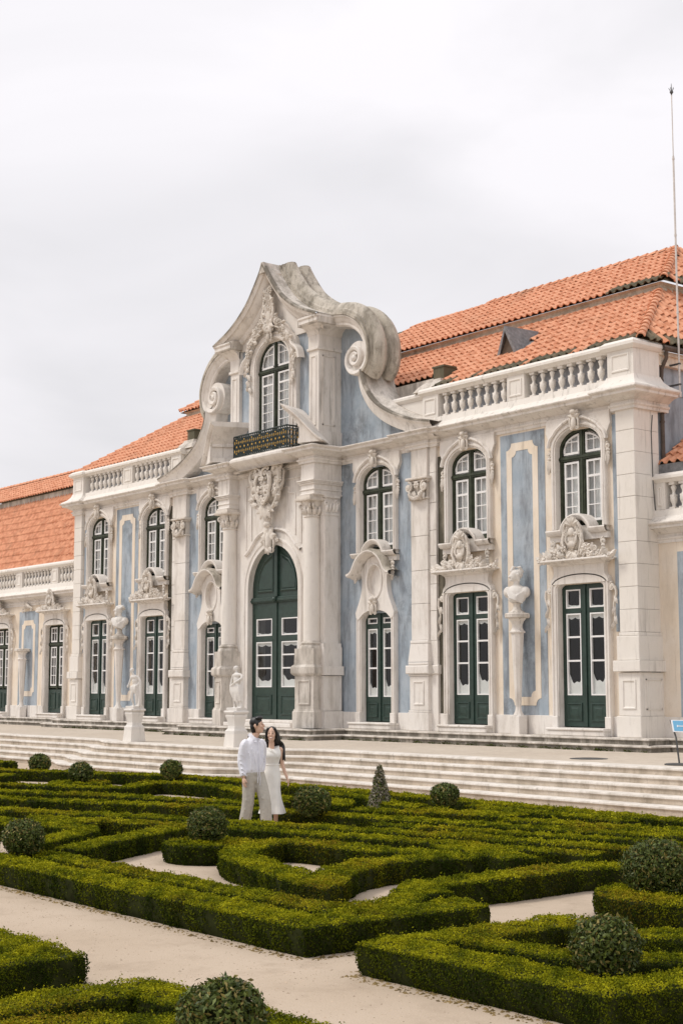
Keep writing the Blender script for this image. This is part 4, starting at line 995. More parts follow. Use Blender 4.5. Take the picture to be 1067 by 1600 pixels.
def carve_crest():
    rng = random.Random(3); mb = MB()
    mb.ball((0, -.06, .42), (.20, .14, .42), 12, 8)
    for q in (-1, 1):
        c_scroll(mb, (q * .12, .05), (q * .26, .72), -q * .12, .055, .10, -.14); c_scroll(mb, (q * .16, .60), (q * .04, 1.15), -q * .12, .05, .09, -.14)
        c_scroll(mb, (q * .25, .0), (q * .80, -.30), q * .08, .05, .10, -.10)
        for i in range(18):
            t_ = i / 17; x = .28 + .95 * t_; z = .22 - .95 * t_ ** 1.3 + rng.uniform(-.02, .22) * (1 - .5 * t_)
            flower(mb, (q * x, z), .085 * (.8 + .5 * rng.random()), -.08 - .08 * rng.random()); leaf(mb, (q * x, z), R(rng.uniform(0, 360)), .24, .07, -.10)
        for i in range(6): leaf(mb, (q * (1.30 + .05 * math.sin(i)), -.75 - .22 * i), R(-90 + q * rng.uniform(-40, 40)), .30, .08, -.05); mb.ball((q * 1.32, -.06, -.80 - .22 * i), (.07, .06, .08), 6, 5)
        mb.tube(spiral((q * 1.42, -1.15), .14, .03, R(90), 1.5, 18, -.02, -.03, q), [.035] * 19, 5)
    for i in range(14): flower(mb, (rng.uniform(-.14, .14), rng.uniform(.5, 1.35)), .085, -.14); leaf(mb, (rng.uniform(-.1, .1), rng.uniform(.4, 1.2)), R(rng.uniform(20, 160)), .28, .08, -.14)
    for a in (-70, -35, 0, 35, 70): leaf(mb, (0, .1), R(-90 + a), .36, .10, -.14)
    return mb.mesh('crest_carving', 60)
O('crest_carving', carve_crest(), 'carved', pav, (0, -.70, 14.40)); O('keystone', KEY, 'carved', pav, (0, -.74, 14.02))
# ---- ogee pediment, volutes, lichen-covered capping
pedR = catmull([(0, 16.57), (.44, 15.96), (1.05, 15.28), (1.94, 14.69), (3.0, 14.27)], 6)
volR = catmull([(3.0, 14.29), (3.73, 14.15), (4.38, 13.74), (4.74, 13.1), (4.72, 12.5), (4.50, 12.22)], 6)
swpR = catmull([(4.44, 12.25), (4.56, 11.8), (4.86, 11.35), (5.3, 10.97), (5.96, 10.62), (6.8, 10.32), (7.72, 10.12)], 5)
full_p = [(-x, z) for x, z in pedR[::-1]] + pedR[1:]
pd = MB().sweep(full_p, [(-.46, -.5), (-.46, -.64), (-.40, -.70), (-.33, -.72), (-.30, -.80), (-.22, -.90), (-.15, -.95), (-.15, -1.02), (-.08, -1.05), (-.02, -1.11), (.01, -1.11)], 'xz')
O('pediment_cornice', pd, 'stone', pav)
O('pediment_edge', MB().sweep(full_p, [(-.045, -1.116), (.012, -1.116), (.045, -1.06), (.045, -.98)], 'xz'), 'plinth', pav)
O('tympanum', MB().prism([(-2.35, 13.95)] + [(x * .88, z - .30) for x, z in full_p[2:-2]] + [(2.35, 13.95)], -.56, .3), 'stone', pav, smooth=0)
for q in (-1, 1):
    mx = lambda mb_: MB().merge(mb_, mx=q)
    O('pediment_capping', mx(MB().sweep(pedR, [(.01, -1.11), (.035, -1.0), (.03, -.4), (.02, 1.0)], 'xz')), 'stone_old', pav)
    # paired rolls running over pediment and volute
    path_r = [(.02, 16.60)] + pedR[1:] + volR[1:]
    roll = [(.0, -.46), (.09, -.46), (.09, -.39), (.17, -.39), (.20, -.34), (.34, -.29), (.43, -.18), (.45, -.05), (.38, .06), (.27, .10), (.27, .17), (.17, .17), (.17, .27), (.29, .30), (.38, .40), (.41, .54), (.34, .68), (.20, .75), (.10, .76), (.10, .88), (-.3, .88)]
    O('capping_roll', mx(MB().sweep(path_r, roll, 'xz', cprof=True)), 'stone_roof', pav)
    vb = MB().sweep(volR, [(-.36, .3), (-.36, -.22), (-.31, -.27), (-.24, -.27), (-.19, -.32), (-.09, -.36), (-.06, -.42), (.0, -.44), (.03, -.40), (.03, .9)], 'xz')
    sp_ = [(x, z) for x, _, z in spiral((4.06, 12.70), .60, .10, R(-6), 1.9, 44, 0, 0, -1)]
    vb.sweep(sp_, [(-.07, .1), (-.07, -.34), (-.03, -.40), (.05, -.42), (.085, -.38), (.085, .1)], 'xz', cprof=True)
    vb.prism([(4.06 + .56 * math.cos(a), 12.70 + .56 * math.sin(a)) for a in [2 * math.pi * i / 28 for i in range(28)]], -.24, .3); vb.ball((4.06, -.36, 12.70), (.11, .09, .11), 10, 6)
    O('volute', mx(vb), 'stone', pav)
    O('sweep_band', mx(MB().sweep(swpR, [(-.40, .3), (-.40, -.22), (-.34, -.26), (-.22, -.28), (-.15, -.34), (-.10, -.36), (-.05, -.44), (.02, -.46)], 'xz')), 'stone', pav)
    O('sweep_capping', mx(MB().sweep(swpR, [(.02, -.46), (.05, -.42), (.04, -.1), (.09, .0), (.16, .15), (.16, .4), (.08, .6), (.03, .9), (-.35, .92)], 'xz')), 'stone_old', pav)
    O('volute_edge', mx(MB().sweep(volR, [(-.02, -.445), (.036, -.41), (.045, -.30)], 'xz')), 'plinth', pav); O('sweep_edge', mx(MB().sweep(swpR, [(-.015, -.468), (.035, -.465), (.06, -.41), (.058, -.30)], 'xz')), 'plinth', pav)
    poly = [(2.5, 10.0), (2.5, 14.15)] + [(x - .15, z - .15) for x, z in volR[:-4]] + [(4.5, 12.4)] + [(x - .12, z - .1) for x, z in swpR] + [(7.5, 10.0)]
    O('volute_wall', MB().prism([(x * q, z) for x, z in poly], .28, .58), 'blue', pav, smooth=0)
    O('volute_back', MB().prism([(x * q, z) for x, z in poly], .60, .86), 'stone_old', pav, smooth=0)
    O('chimney_block', MB().square([(.62, 11.25), (.5, 11.42), (.36, 11.55), (.34, 11.62)], (6.9 * q, .75, 0)), 'stone_old', pav, smooth=20)
    O('chimney_pot', MB().square([(.24, 11.62), (.24, 12.0), (.27, 12.0), (.27, 12.05)], (7.0 * q, .8, 0)), 'tile_mossy', pav, smooth=20)
for q in (-1, 1):
    O('deck_stone', MB().box(*sorted((1.9 * q, 3.0 * q)), -1.0, .84, 14.0, 14.297), 'stone_old', pav, smooth=0)
    pw_ = MB().box(*sorted((4.9 * q, 6.74 * q)), .30, .56, 10.02, 11.03); a_, b_ = sorted((4.9 * q, 6.74 * q))
    pw_.sweep([(a_, .30), (b_, .30)], [(.26, 11.032), (-.02, 11.032), (-.08, 11.10), (-.10, 11.12), (-.10, 11.19), (-.04, 11.25), (.26, 11.27)], 'xy', cprof=True)
    O('parapet', pw_, 'stone_clean', pav, smooth=25)
O('apex_stone', MB().prism([(-.2, 16.25), (-.06, 16.62), (.06, 16.62), (.2, 16.25)], -1.115, .9), 'stone_old', pav, smooth=20)
# ------------------------------------------------------------------ roofs of S-shaped clay tiles
TW, TL = .265, .43
PR = [(0, .012), (.045, -.012), (.10, -.014), (.135, .012), (.165, .05), (.20, .068), (.235, .058), (.265, .018), (.278, .006)]
def tile_arrays():
    vs = []
    for (v, lift, dz) in ((-.03, .052, -.032), (-.03, .052, 0), (TL + .03, 0, 0)):
        for (u, w_) in PR: vs.append((u, v, w_ + lift + dz))
    n = len(PR); fs = [(r_ * n + i, r_ * n + i + 1, (r_ + 1) * n + i + 1, (r_ + 1) * n + i) for r_ in range(2) for i in range(n - 1)]
    return np.array(vs), fs
TV, TF = tile_arrays()
TILE = bpy.data.meshes.new('tile'); TILE.from_pydata([tuple(p) for p in TV], [], TF); TILE.shade_smooth(); TILE.set_sharp_from_angle(angle=R(50)); TILE.materials.append(M['tile'])
TILEM = TILE.copy(); TILEM.materials.clear(); TILEM.materials.append(M['tile_mossy'])
def tile_field(origin, U, V, nu, nv, keep):
    """positions (matrix) of tiles on a slope; keep(point) clips to the roof's outline"""
    U = Vector(U).normalized(); V = Vector(V).normalized(); Nn = U.cross(V); out = []
    for j in range(nv):
        for i in range(nu):
            p = Vector(origin) + U * (i * TW) + V * (j * TL)
            cpt = p + U * TW / 2 + V * TL / 2
            if not keep(cpt): continue
            a = random.gauss(0, .012); p = p + Nn * random.uniform(0, .012) + U * random.uniform(-.008, .008) + V * random.uniform(-.012, .012)
            u2 = U * math.cos(a) + V * math.sin(a); v2 = V * math.cos(a) - U * math.sin(a)
            m_ = Matrix(((u2.x, v2.x, Nn.x, p.x), (u2.y, v2.y, Nn.y, p.y), (u2.z, v2.z, Nn.z, p.z), (0, 0, 0, 1)))
            out.append((m_, j))
    return out
def in_view(p):
    q = p - CAM; z = q.dot(Fw)
    if z < 1: return False
    x, y = q.dot(Rt) / z * 2300, q.dot(Up) / z * 2300
    return abs(x) < 545 and abs(y) < 815
def lay_tiles(parent, fields, single=300, mossy_eave=True):
    allt = [t_ for f_ in fields for t_ in f_]
    order = sorted(range(len(allt)), key=lambda i: (not in_view(allt[i][0].translation), (allt[i][0].translation - CAM).length))
    pick = set(order[:single]); rest = []
    for i, (m_, j) in enumerate(allt):
        if i in pick:
            o = bpy.data.objects.new('tile', TILEM if (mossy_eave and j == 0 and random.random() < .75) else TILE); COL.objects.link(o); o.parent = parent; o.matrix_local = m_
        else: rest.append(m_)
    if rest:
        A = np.array([np.array(m_) for m_ in rest]); H4 = np.c_[TV, np.ones(len(TV))]
        P = np.einsum('nij,vj->nvi', A, H4)[:, :, :3].reshape(-1, 3)
        nF = len(TF); F_ = np.array(TF); idx = (F_[None] + (np.arange(len(rest)) * len(TV))[:, None, None]).reshape(-1)
        me = bpy.data.meshes.new('tiles'); me.vertices.add(len(P)); me.vertices.foreach_set('co', P.ravel())
        me.loops.add(len(idx)); me.loops.foreach_set('vertex_index', idx); me.polygons.add(len(rest) * nF); me.polygons.foreach_set('loop_start', np.arange(len(rest) * nF) * 4)
        me.update(calc_edges=True); me.shade_smooth(); me.set_sharp_from_angle(angle=R(50)); me.materials.append(M['tile'])
        o = O('tiles', me, None, parent); o['kind'] = 'stuff'
def ridge_tiles(parent, a, b_, r_=.11, mat='tile'):
    a, b_ = Vector(a), Vector(b_); L_ = (b_ - a).length; d = (b_ - a) / L_; n = max(2, round(L_ / .38)); s_ = d.cross(Vector((0, 0, 1))).normalized(); up = s_.cross(d)
    mb = MB(); rows = []
    for (v, rr, dw) in ((-.03, r_ * 1.0 - .02, .03), (-.03, r_ * 1.12, .03), (.40, r_ * .95, .0)):
        rows.append([s_ * rr * math.cos(math.pi * k / 7) + up * (rr * math.sin(math.pi * k / 7) + dw) + d * v for k in range(8)])
    mb.add([p for r2 in rows for p in r2], [(q * 8 + k, q * 8 + k + 1, q * 8 + 9 + k, q * 8 + 8 + k) for q in range(2) for k in range(7)])
    me = mb.mesh('ridge_tile', 50); me.materials.append(M[mat])
    for i in range(n): O('ridge_tile', me, None, parent, tuple(a + d * (L_ * i / n)))
def roof_plane(mb, pts): mb.add(pts, [tuple(range(len(pts)))])
rf = MB(); EZ = 11.26
A1, A2, B1, B2 = Vector((15.25, .15, EZ)), Vector((12.75, 4.0, 13.70)), Vector((13.05, 3.82, 13.98)), Vector((10.97, 7.0, 15.93))
for q in (1, -1):
    m_ = lambda v: (v.x * q, v.y, v.z)
    roof_plane(rf, [m_(A1), m_(A2), (12.75 * q, 12, 13.70), (15.25 * q, 14.5, EZ)]); roof_plane(rf, [m_(B1), m_(B2), (10.97 * q, 9, 15.93), (13.05 * q, 12.1, 13.98)])
zc_ = EZ + (1.0 - .15) * (13.70 - EZ) / 3.85
for q in (1, -1): roof_plane(rf, [(15.25 * q, .15, EZ), (12.75 * q, 4, 13.70), (7.4 * q, 4, 13.70), (7.4 * q, .15, EZ)])
roof_plane(rf, [(-7.4, 1.0, zc_), (7.4, 1.0, zc_), (7.4, 4, 13.70), (-7.4, 4, 13.70)]); roof_plane(rf, [(-13.05, 3.82, 13.98), (13.05, 3.82, 13.98), (10.97, 7, 15.93), (-10.97, 7, 15.93)])
roof_plane(rf, [(-10.97, 7, 15.93), (10.97, 7, 15.93), (10.97, 9, 15.93), (-10.97, 9, 15.93)])
for v in range(len(rf.v)): rf.v[v] = (rf.v[v][0], rf.v[v][1], rf.v[v][2] - .03)
roof = O('roof', rf, 'tile_mossy', pav, smooth=0)
for q in (-1, 1): O('roof_kerb', MB().box(*sorted((3.0 * q, 7.42 * q)), .90, 1.02, 10.0, zc_ + .01), 'stone_old', pav, smooth=0)
def lerp_x(p, q, y): return p.x + (q.x - p.x) * (y - p.y) / (q.y - p.y)
V1 = (0, A2.y - A1.y, A2.z - A1.z); V2 = (0, B2.y - B1.y, B2.z - B1.z)
L1 = Vector(V1).length; L2 = Vector(V2).length
k1 = lambda p: (p.x > 1.5 or p.x < -4.5) and (abs(p.x) > 7.3 or p.y > 1.15) and abs(p.x) < lerp_x(A1, A2, p.y) - .02 and p.y < 3.95 and not (8.55 < p.x < 9.5 and 1.55 < p.y < 2.2)
k2 = lambda p: (p.x > -1.5 or p.x < -6) and abs(p.x) < lerp_x(B1, B2, p.y) - .02
f1 = tile_field((-15.3, .12, EZ), (1, 0, 0), V1, 116, math.ceil(L1 / TL), k1)
f2 = tile_field((-13.2, 3.78, 13.96), (1, 0, 0), V2, 100, math.ceil(L2 / TL), k2)
VS = (A2.x - A1.x, 0, A2.z - A1.z); VS2 = (B2.x - B1.x, 0, B2.z - B1.z)
f3 = tile_field((15.3, .1, EZ), (0, 1, 0), VS, 26, math.ceil(Vector(VS).length / TL), lambda p: p.x < A1.x and p.y > A1.y + (A1.x - p.x) * (A2.y - A1.y) / (A1.x - A2.x) + .03)
f4 = tile_field((13.1, 3.6, 13.96), (0, 1, 0), VS2, 20, math.ceil(Vector(VS2).length / TL), lambda p: p.y > B1.y + (B1.x - p.x) * (B2.y - B1.y) / (B1.x - B2.x) + .03)
lay_tiles(roof, [f1, f2, f3, f4], 300)
up_ = Vector((0, 0, .03))
for q in (1, -1):
    m_ = lambda v: Vector((v.x * q, v.y, v.z))
    ridge_tiles(roof, m_(A1) + up_, m_(A2) + up_); ridge_tiles(roof, m_(B1) + up_, m_(B2) + up_)
ridge_tiles(roof, (10.97, 7, 15.97), (2.5, 7, 15.97), .10, 'tile'); ridge_tiles(roof, (-10.97, 7, 15.97), (-6, 7, 15.97))
# masonry band between the two slopes
for s_ in (1, -1):
    bd = MB().sweep([(0, 3.99), (12.78, 3.99), (12.78, 12)], [(.2, 13.55), (-.02, 13.60), (-.02, 13.72), (-.06, 13.74), (-.06, 13.80), (-.02, 13.82), (-.02, 13.9), (-.12, 13.96), (.2, 13.98)], 'xy')
    O('roof_band', MB().merge(bd, mx=s_), 'riser', pav)
# little lead-clad dormer
dm = MB(); ax, ay, az = 9.05, 1.52, 12.11
dm.add([(8.62, 1.45, 12.06), (9.50, 1.45, 12.06), (9.05, 1.38, 13.02), (9.05, 2.85, 13.06), (8.62, 2.2, 12.56), (9.50, 2.2, 12.56)], [(0, 4, 3, 2), (1, 2, 3, 5)])
dm.add([(8.60, 1.43, 12.06), (8.72, 1.43, 12.06), (9.05, 1.36, 12.85), (9.05, 1.36, 13.04), (9.40, 1.43, 12.06), (9.52, 1.43, 12.06)], [(0, 1, 2, 3), (4, 5, 3, 2)])
dr_ = O('dormer', dm, 'lead', pav, smooth=0); O('dormer_opening', MB().add([(8.7, 1.5, 12.06), (9.42, 1.5, 12.06), (9.05, 1.5, 12.9)], [(0, 1, 2)]), 'room', dr_, smooth=0)
# right flank of the pavilion: limewashed wall, eaves board, gutter, downpipe
fl = MB().box(14.2, 14.98, .95, 14, ZF, 11.0); O('flank_wall', fl, 'blue', pav, smooth=0)
O('eaves_moulding', MB().box(14.9, 15.12, .95, 14, 10.72, 10.98).box(14.9, 15.2, .95, 14, 10.98, 11.08), 'ochre', pav, smooth=0)
O('gutter', MB().tube([(15.30, .95, 11.14), (15.30, 14, 11.14)], .085, 8), 'pipe', pav)
dp = MB().tube([(15.28, 1.12, 11.08), (15.26, 1.14, 10.9), (15.08, 1.16, 10.65), (15.06, 1.16, 10.4), (15.06, 1.16, 8.2)], .052, 8)
for z in (10.3, 9.2): dp.tube([(15.06, 1.16, z), (15.06, 1.16, z + .05)], .065, 8)
O('downpipe', dp, 'pipe', pav)
lw_fl = MB().box(-14.98, -14.2, .95, 14, ZF, 11.0); O('flank_wall', lw_fl, 'blue', pav, smooth=0)
cb = MB().tube([(15.095, .72, 9.35), (15.095, .66, 8.9), (15.095, .68, 7.6), (15.095, .74, 6.9), (15.10, .93, 6.6), (15.14, .97, 6.3), (15.16, .98, 4.2), (15.30, .97, 2.4), (15.30, .97, 1.1)], .012, 5); O('cable', cb, 'dark_metal', pav)
# conductor mast beside the flank
ms_ = MB().tube([(15.42, 1.45, 9.9), (15.42, 1.45, 16.4)], .026, 8).tube([(15.42, 1.45, 16.3), (15.42, 1.45, 18.15)], .015, 6); ms_.lathe([(.045, 0), (.045, .14)], (15.42, 1.45, 9.86), 8)
for z in (16.3, 14.2, 12.1): ms_.lathe([(.034, 0), (.034, .05)], (15.42, 1.45, z), 8)
mast = E_('lightning_mast', 'tall thin pale lightning rod mast rising beside the roof corner', 'mast', loc=(0, 0, 0))
O('mast_pole', ms_, 'pole_paint', mast)
tip = MB().tube([(15.42, 1.45, 18.1), (15.42, 1.45, 18.42)], [.02, .006], 6)
for k in range(5): a = 2 * math.pi * k / 5; tip.tube([(15.42, 1.45, 18.15), (15.42 + .07 * math.cos(a), 1.45 + .07 * math.sin(a), 18.30)], .008, 4)
tip.ball((15.42, 1.45, 18.18), .05, 8, 5); O('mast_tip', tip, 'dark_metal', mast)
for z in (10.2, 10.75): O('bracket', MB().box(14.97, 15.46, 1.42, 1.48, z - .02, z + .02), 'dark_metal', mast, smooth=0)

# ------------------------------------------------------------------ lower wings either side
YWG = .85; DY = YWG - YW
def wing(name, label, x0, x1, axes, panels, roof_slope, single):
    wg = E_(name, label, 'palace wing')
    ops_ = [(c - .9, c + .9, ZF, 5.05) for c in axes]; mb = MB()
    for (p, q, r_, s_) in wall_cells(ops_, x0, x1, ZF, 6.4): mb.box(p, q, YWG, YWG + .4, r_, s_)
    O('wall', mb, 'ochre', wg, smooth=0)
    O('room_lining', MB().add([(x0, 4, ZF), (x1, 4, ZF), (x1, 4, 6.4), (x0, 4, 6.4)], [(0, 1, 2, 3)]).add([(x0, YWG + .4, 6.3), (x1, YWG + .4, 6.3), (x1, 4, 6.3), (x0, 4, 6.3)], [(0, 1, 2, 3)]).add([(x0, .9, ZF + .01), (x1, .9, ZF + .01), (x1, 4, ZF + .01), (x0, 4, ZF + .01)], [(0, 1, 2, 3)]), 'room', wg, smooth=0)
    ed = [x0] + [v for c in sorted(axes) for v in (c - 1.0, c + 1.0)] + [x1]
    for a, b_ in zip(ed[::2], ed[1::2]):
        n = max(1, round((b_ - a) / 1.2))
        for i in range(n): O('base_stone', MB().bbox(a + (b_ - a) * i / n + .003, a + (b_ - a) * (i + 1) / n - .003, YWG - .06, YWG + .1, ZF, 1.58, .008), 'stone', wg)
    for c in axes:
        wn = window(wg, c, YG + DY, .82, 2.30, 4.95, 5.10, 4.22, 4, 'room')
        dl = MB().box(-.84, .84, -.04, .05, 1.3, 2.34)
        for q in (-1, 1):
            a, b_ = sorted((q * .14, q * .70)); dl.sweep([(a, 1.45), (b_, 1.45), (b_, 2.15), (a, 2.15)], [(0, -.04), (0, -.065), (.03, -.075), (.05, -.05), (.1, -.05)], 'xz', closed=True)
        O('lower_panel', dl, 'green_paint', wn)
        O('door_surround', LF, 'stone', wg, (c, DY, 0)); O('door_sill', SILL, 'stone', wg, (c, DY, 0))
        o = O('cartouche', CART[0], 'carved', wg, (c, YF + DY - .14, 5.62)); o.scale = (.95, 1, .82)
        for s_ in (-1, 1): O('side_scroll', SIDE[s_], 'carved', wg, (c + s_ * 1.10, YF + DY + .02, 4.92))
    for c, hw_ in panels:
        panel(c, wg, YWG, 1.58, 5.75, hw_, .66, .46, 1.98, 5.35)
        cp = MB(); c_scroll(cp, (-.4, 0), (.4, .05), .12, .05, .1, -.05)
        for i in range(8): leaf(cp, (-.3 + .085 * i, .02), R(40 + 14 * i), .26, .08, -.06)
        O('panel_crest', cp, 'carved', wg, (c, YWG - .06, 5.85))
    cr_ = E_('cornice', parent=wg)
    for sub in split_path([(x0, YWG), (x1, YWG)], 1.8, .005): O('cornice_stone', MB().sweep(sub, [(o_ * .9, z_ - 3.46) for o_, z_ in EPROF], 'xy', cprof=True), 'stone', cr_)
    n = max(1, int((x1 - x0) / 3.6)); peds = []; runs = []; cur_x = x0 if name.endswith('right') else None
    if x1 < 0:
        x = x1 - .15
        while x > x0 + 1: runs.append((x - 2.75, x)); peds.append((x - 3.4, x - 2.82)); x -= 3.48
    else:
        peds = [(x0 + .02, x0 + .35)]; runs = [(x0 + .38, x0 + 3.2)]
    balustrade(wg, x0, x1, YWG - .02, 6.54, peds, runs, backing=True, per=.30)
    return wg
wl = wing('palace_wing', 'lower palace wing with steep orange tiled roof adjoining the pavilion on the left', -36, -15.0, [-18.10, -23.42, -28.75], [(-20.78, .95), (-26.08, .95)], 54, 0)
lr = MB(); roof_plane(lr, [(-36, 1.15, 7.78), (-15, 1.15, 7.78), (-15, 3.5, 11.40), (-36, 3.5, 11.40)]); roof_plane(lr, [(-36, 3.25, 11.66), (-15, 3.25, 11.66), (-15, 5.6, 13.0), (-36, 5.6, 13.0)]); roof_plane(lr, [(-36, 5.6, 13.0), (-15, 5.6, 13.0), (-15, 9, 11.3), (-36, 9, 11.3)])
lroof = O('roof', lr, 'tile_mossy', wl, smooth=0)
g1 = tile_field((-35.9, 1.12, 7.79), (1, 0, 0), (0, 2.35, 3.62), 79, 10, lambda p: True); g2 = tile_field((-35.9, 3.2, 11.66), (1, 0, 0), (0, 2.35, 1.34), 79, 6, lambda p: True)
lay_tiles(lroof, [g1, g2], 300, False)
ridge_tiles(lroof, (-36, 5.6, 13.05), (-15, 5.6, 13.05))
O('roof_band', MB().box(-36, -15, 3.42, 3.6, 11.36, 11.66), 'stone_old', wl)
wr = wing('palace_wing', 'lower palace wing with tile edge and balustrade adjoining the pavilion on the right', 15.05, 22, [19.6], [(16.68, 1.0)], 34, 0)
rr_ = MB(); roof_plane(rr_, [(15.0, 1.0, 8.06), (22, 1.0, 8.06), (22, 4.5, 10.4), (15.0, 4.5, 10.4)]); rroof = O('roof', rr_, 'tile_mossy', wr, smooth=0)
lay_tiles(rroof, [tile_field((15.0, .95, 8.07), (1, 0, 0), (0, 1, .68), 20, 8, lambda p: True)], 300, False)
# wall band between wing roof and coping
for xx0, xx1, w_ in ((15.05, 22, wr),): O('blocking_course', MB().box(xx0, xx1, .93, 1.15, 7.72, 8.06), 'lead', w_)
# ------------------------------------------------------------------ herms, busts, statues
def herm(name, loc, label, cat='pedestal', group=None):
    h = E_(name, label, cat, group, loc=loc)
    def octo(prof):
        mb = MB(); n = 8
        return mb.lathe([(r_ / math.cos(math.pi / 8), z) for r_, z in prof], (0, 0, 0), 8)
    O('foot', MB().square([(.17, 0), (.17, .48), (.15, .50)], sy=.9), 'stone', h, smooth=20)
    O('shaft', octo([(.15, .50), (.09, .62), (.075, .74), (.08, .76), (.17, 2.72), (.17, 2.74)]), 'stone', h, rz=R(22.5), smooth=20)
    O('neck', octo([(.21, 2.74), (.22, 2.77), (.18, 2.80), (.14, 2.88), (.14, 2.96), (.18, 3.06), (.24, 3.12), (.24, 3.14)]), 'stone', h, rz=R(22.5), smooth=20)
    O('slab', octo([(.30, 3.14), (.34, 3.16), (.34, 3.25), (.30, 3.28)]), 'stone_old', h, rz=R(22.5), smooth=20)
    return h
def torso_bust(helmet):
    mb = MB()
    mb.ball((0, 0, .52), (.25, .16, .24), 14, 10); mb.ball((-.20, 0, .56), (.12, .13, .15), 10, 8); mb.ball((.20, 0, .56), (.12, .13, .15), 10, 8); mb.ball((0, -.02, .40), (.22, .14, .14), 12, 8)
    mb.tube([(0, 0, .65), (0, -.02, .86)], [.085, .07], 8)
    for i in range(6): mb.tube([(-.26 + .02 * i, -.08 - .02 * i, .66 - .05 * i), (.0, -.17, .44 - .02 * i), (.25 - .02 * i, -.08, .62 - .07 * i)], .026, 5)
    hm = MB()
    hm.ball((0, -.03, .95), (.095, .115, .135), 12, 10); hm.tube([(0, -.13, .98), (0, -.165, .92)], [.018, .027], 6); hm.ball((0, -.12, .865), (.045, .04, .03), 8, 6)
    if helmet:
        hm.ball((0, 0, 1.0), (.115, .135, .12), 12, 8); hm.tube([(0, -.13, 1.06), (0, -.06, 1.17), (0, .06, 1.17), (0, .15, 1.05)], [.02, .045, .045, .02], 6); hm.tube([(-.11, -.02, 1.0), (-.09, .02, .83)], .03, 5); hm.tube([(.11, -.02, 1.0), (.09, .02, .83)], .03, 5)
    else:
        for i in range(16):
            a = 2 * math.pi * i / 16; hm.ball((.10 * math.cos(a), .02 + .10 * math.sin(a), 1.02 + .03 * math.sin(3 * a)), .045, 6, 5)
        hm.ball((0, .02, 1.05), (.10, .12, .08), 10, 6); hm.ball((0, -.10, .83), (.06, .05, .07), 8, 6)
    Rh = Matrix.Rotation(R(-58), 3, 'Z'); hm.v = [tuple(Rh @ Vector((p[0] * 1.18, p[1] * 1.18, .82 + (p[2] - .82) * 1.12))) for p in hm.v]; mb.merge(hm)
    mb.v = [(x * 1.18, y * 1.18, .3 + (z - .3) * 1.06) for x, y, z in mb.v]
    return organic(mb, 'bust', .016, 3)
for s_, hel, lab, blab in ((1, True, 'tapering stone wall pedestal under the helmeted bust, between the two doors nearest the mast', 'white stone bust wearing a crested helmet on the tapering wall pedestal'),
                      (-1, False, 'tapering stone wall pedestal under the bareheaded curly haired bust', 'weathered stone bust with curly bare head and draped chest on its wall pedestal')):
    herm('herm_pedestal', (10.915 * s_, -.14, ZF), lab, group='tapering wall pedestals')
    b_ = E_('bust', blab, 'bust', 'busts on wall pedestals', loc=(10.915 * s_, -.14, ZF + 3.28))
    O('socle', MB().lathe([(.22, 0), (.22, .03), (.14, .08), (.10, .16), (.10, .24), (.14, .28)], (0, 0, 0), 8), 'stone_old', b_, smooth=20)
    O('bust_figure', torso_bust(hel), 'marble', b_, (0, 0, .0), rz=R(34))
herm('herm_pedestal', (-20.78, YWG - .28, ZF), 'tapering stone wall pedestal carrying no bust, on the lower wing', group='tapering wall pedestals').scale = (1, 1, .92)
def statue_pedestal(loc, label):
    p = E_('statue_pedestal', label, 'pedestal', 'statue pedestals on the terrace edge', loc=loc)
    O('base_block', MB().square([(.245, 0), (.235, .10), (.215, .32), (.215, .34)]), 'stone_clean', p, smooth=20)
    O('vase_block', MB().square([(.215, .34), (.215, .42), (.17, .48), (.155, .55), (.18, .72), (.21, .80), (.21, .84), (.18, .86)]), 'marble', p, smooth=20)
    O('cap_slab', MB().square([(.18, .86), (.23, .89), (.245, .92), (.23, .95), (.20, .96)]), 'marble', p, smooth=20)
    return p
def limb(mb, pts, rad, seg=8): mb.tube(catmull(pts, 4), np.interp(np.linspace(0, 1, (len(pts) - 1) * 4 + 1), np.linspace(0, 1, len(rad)), rad), seg)
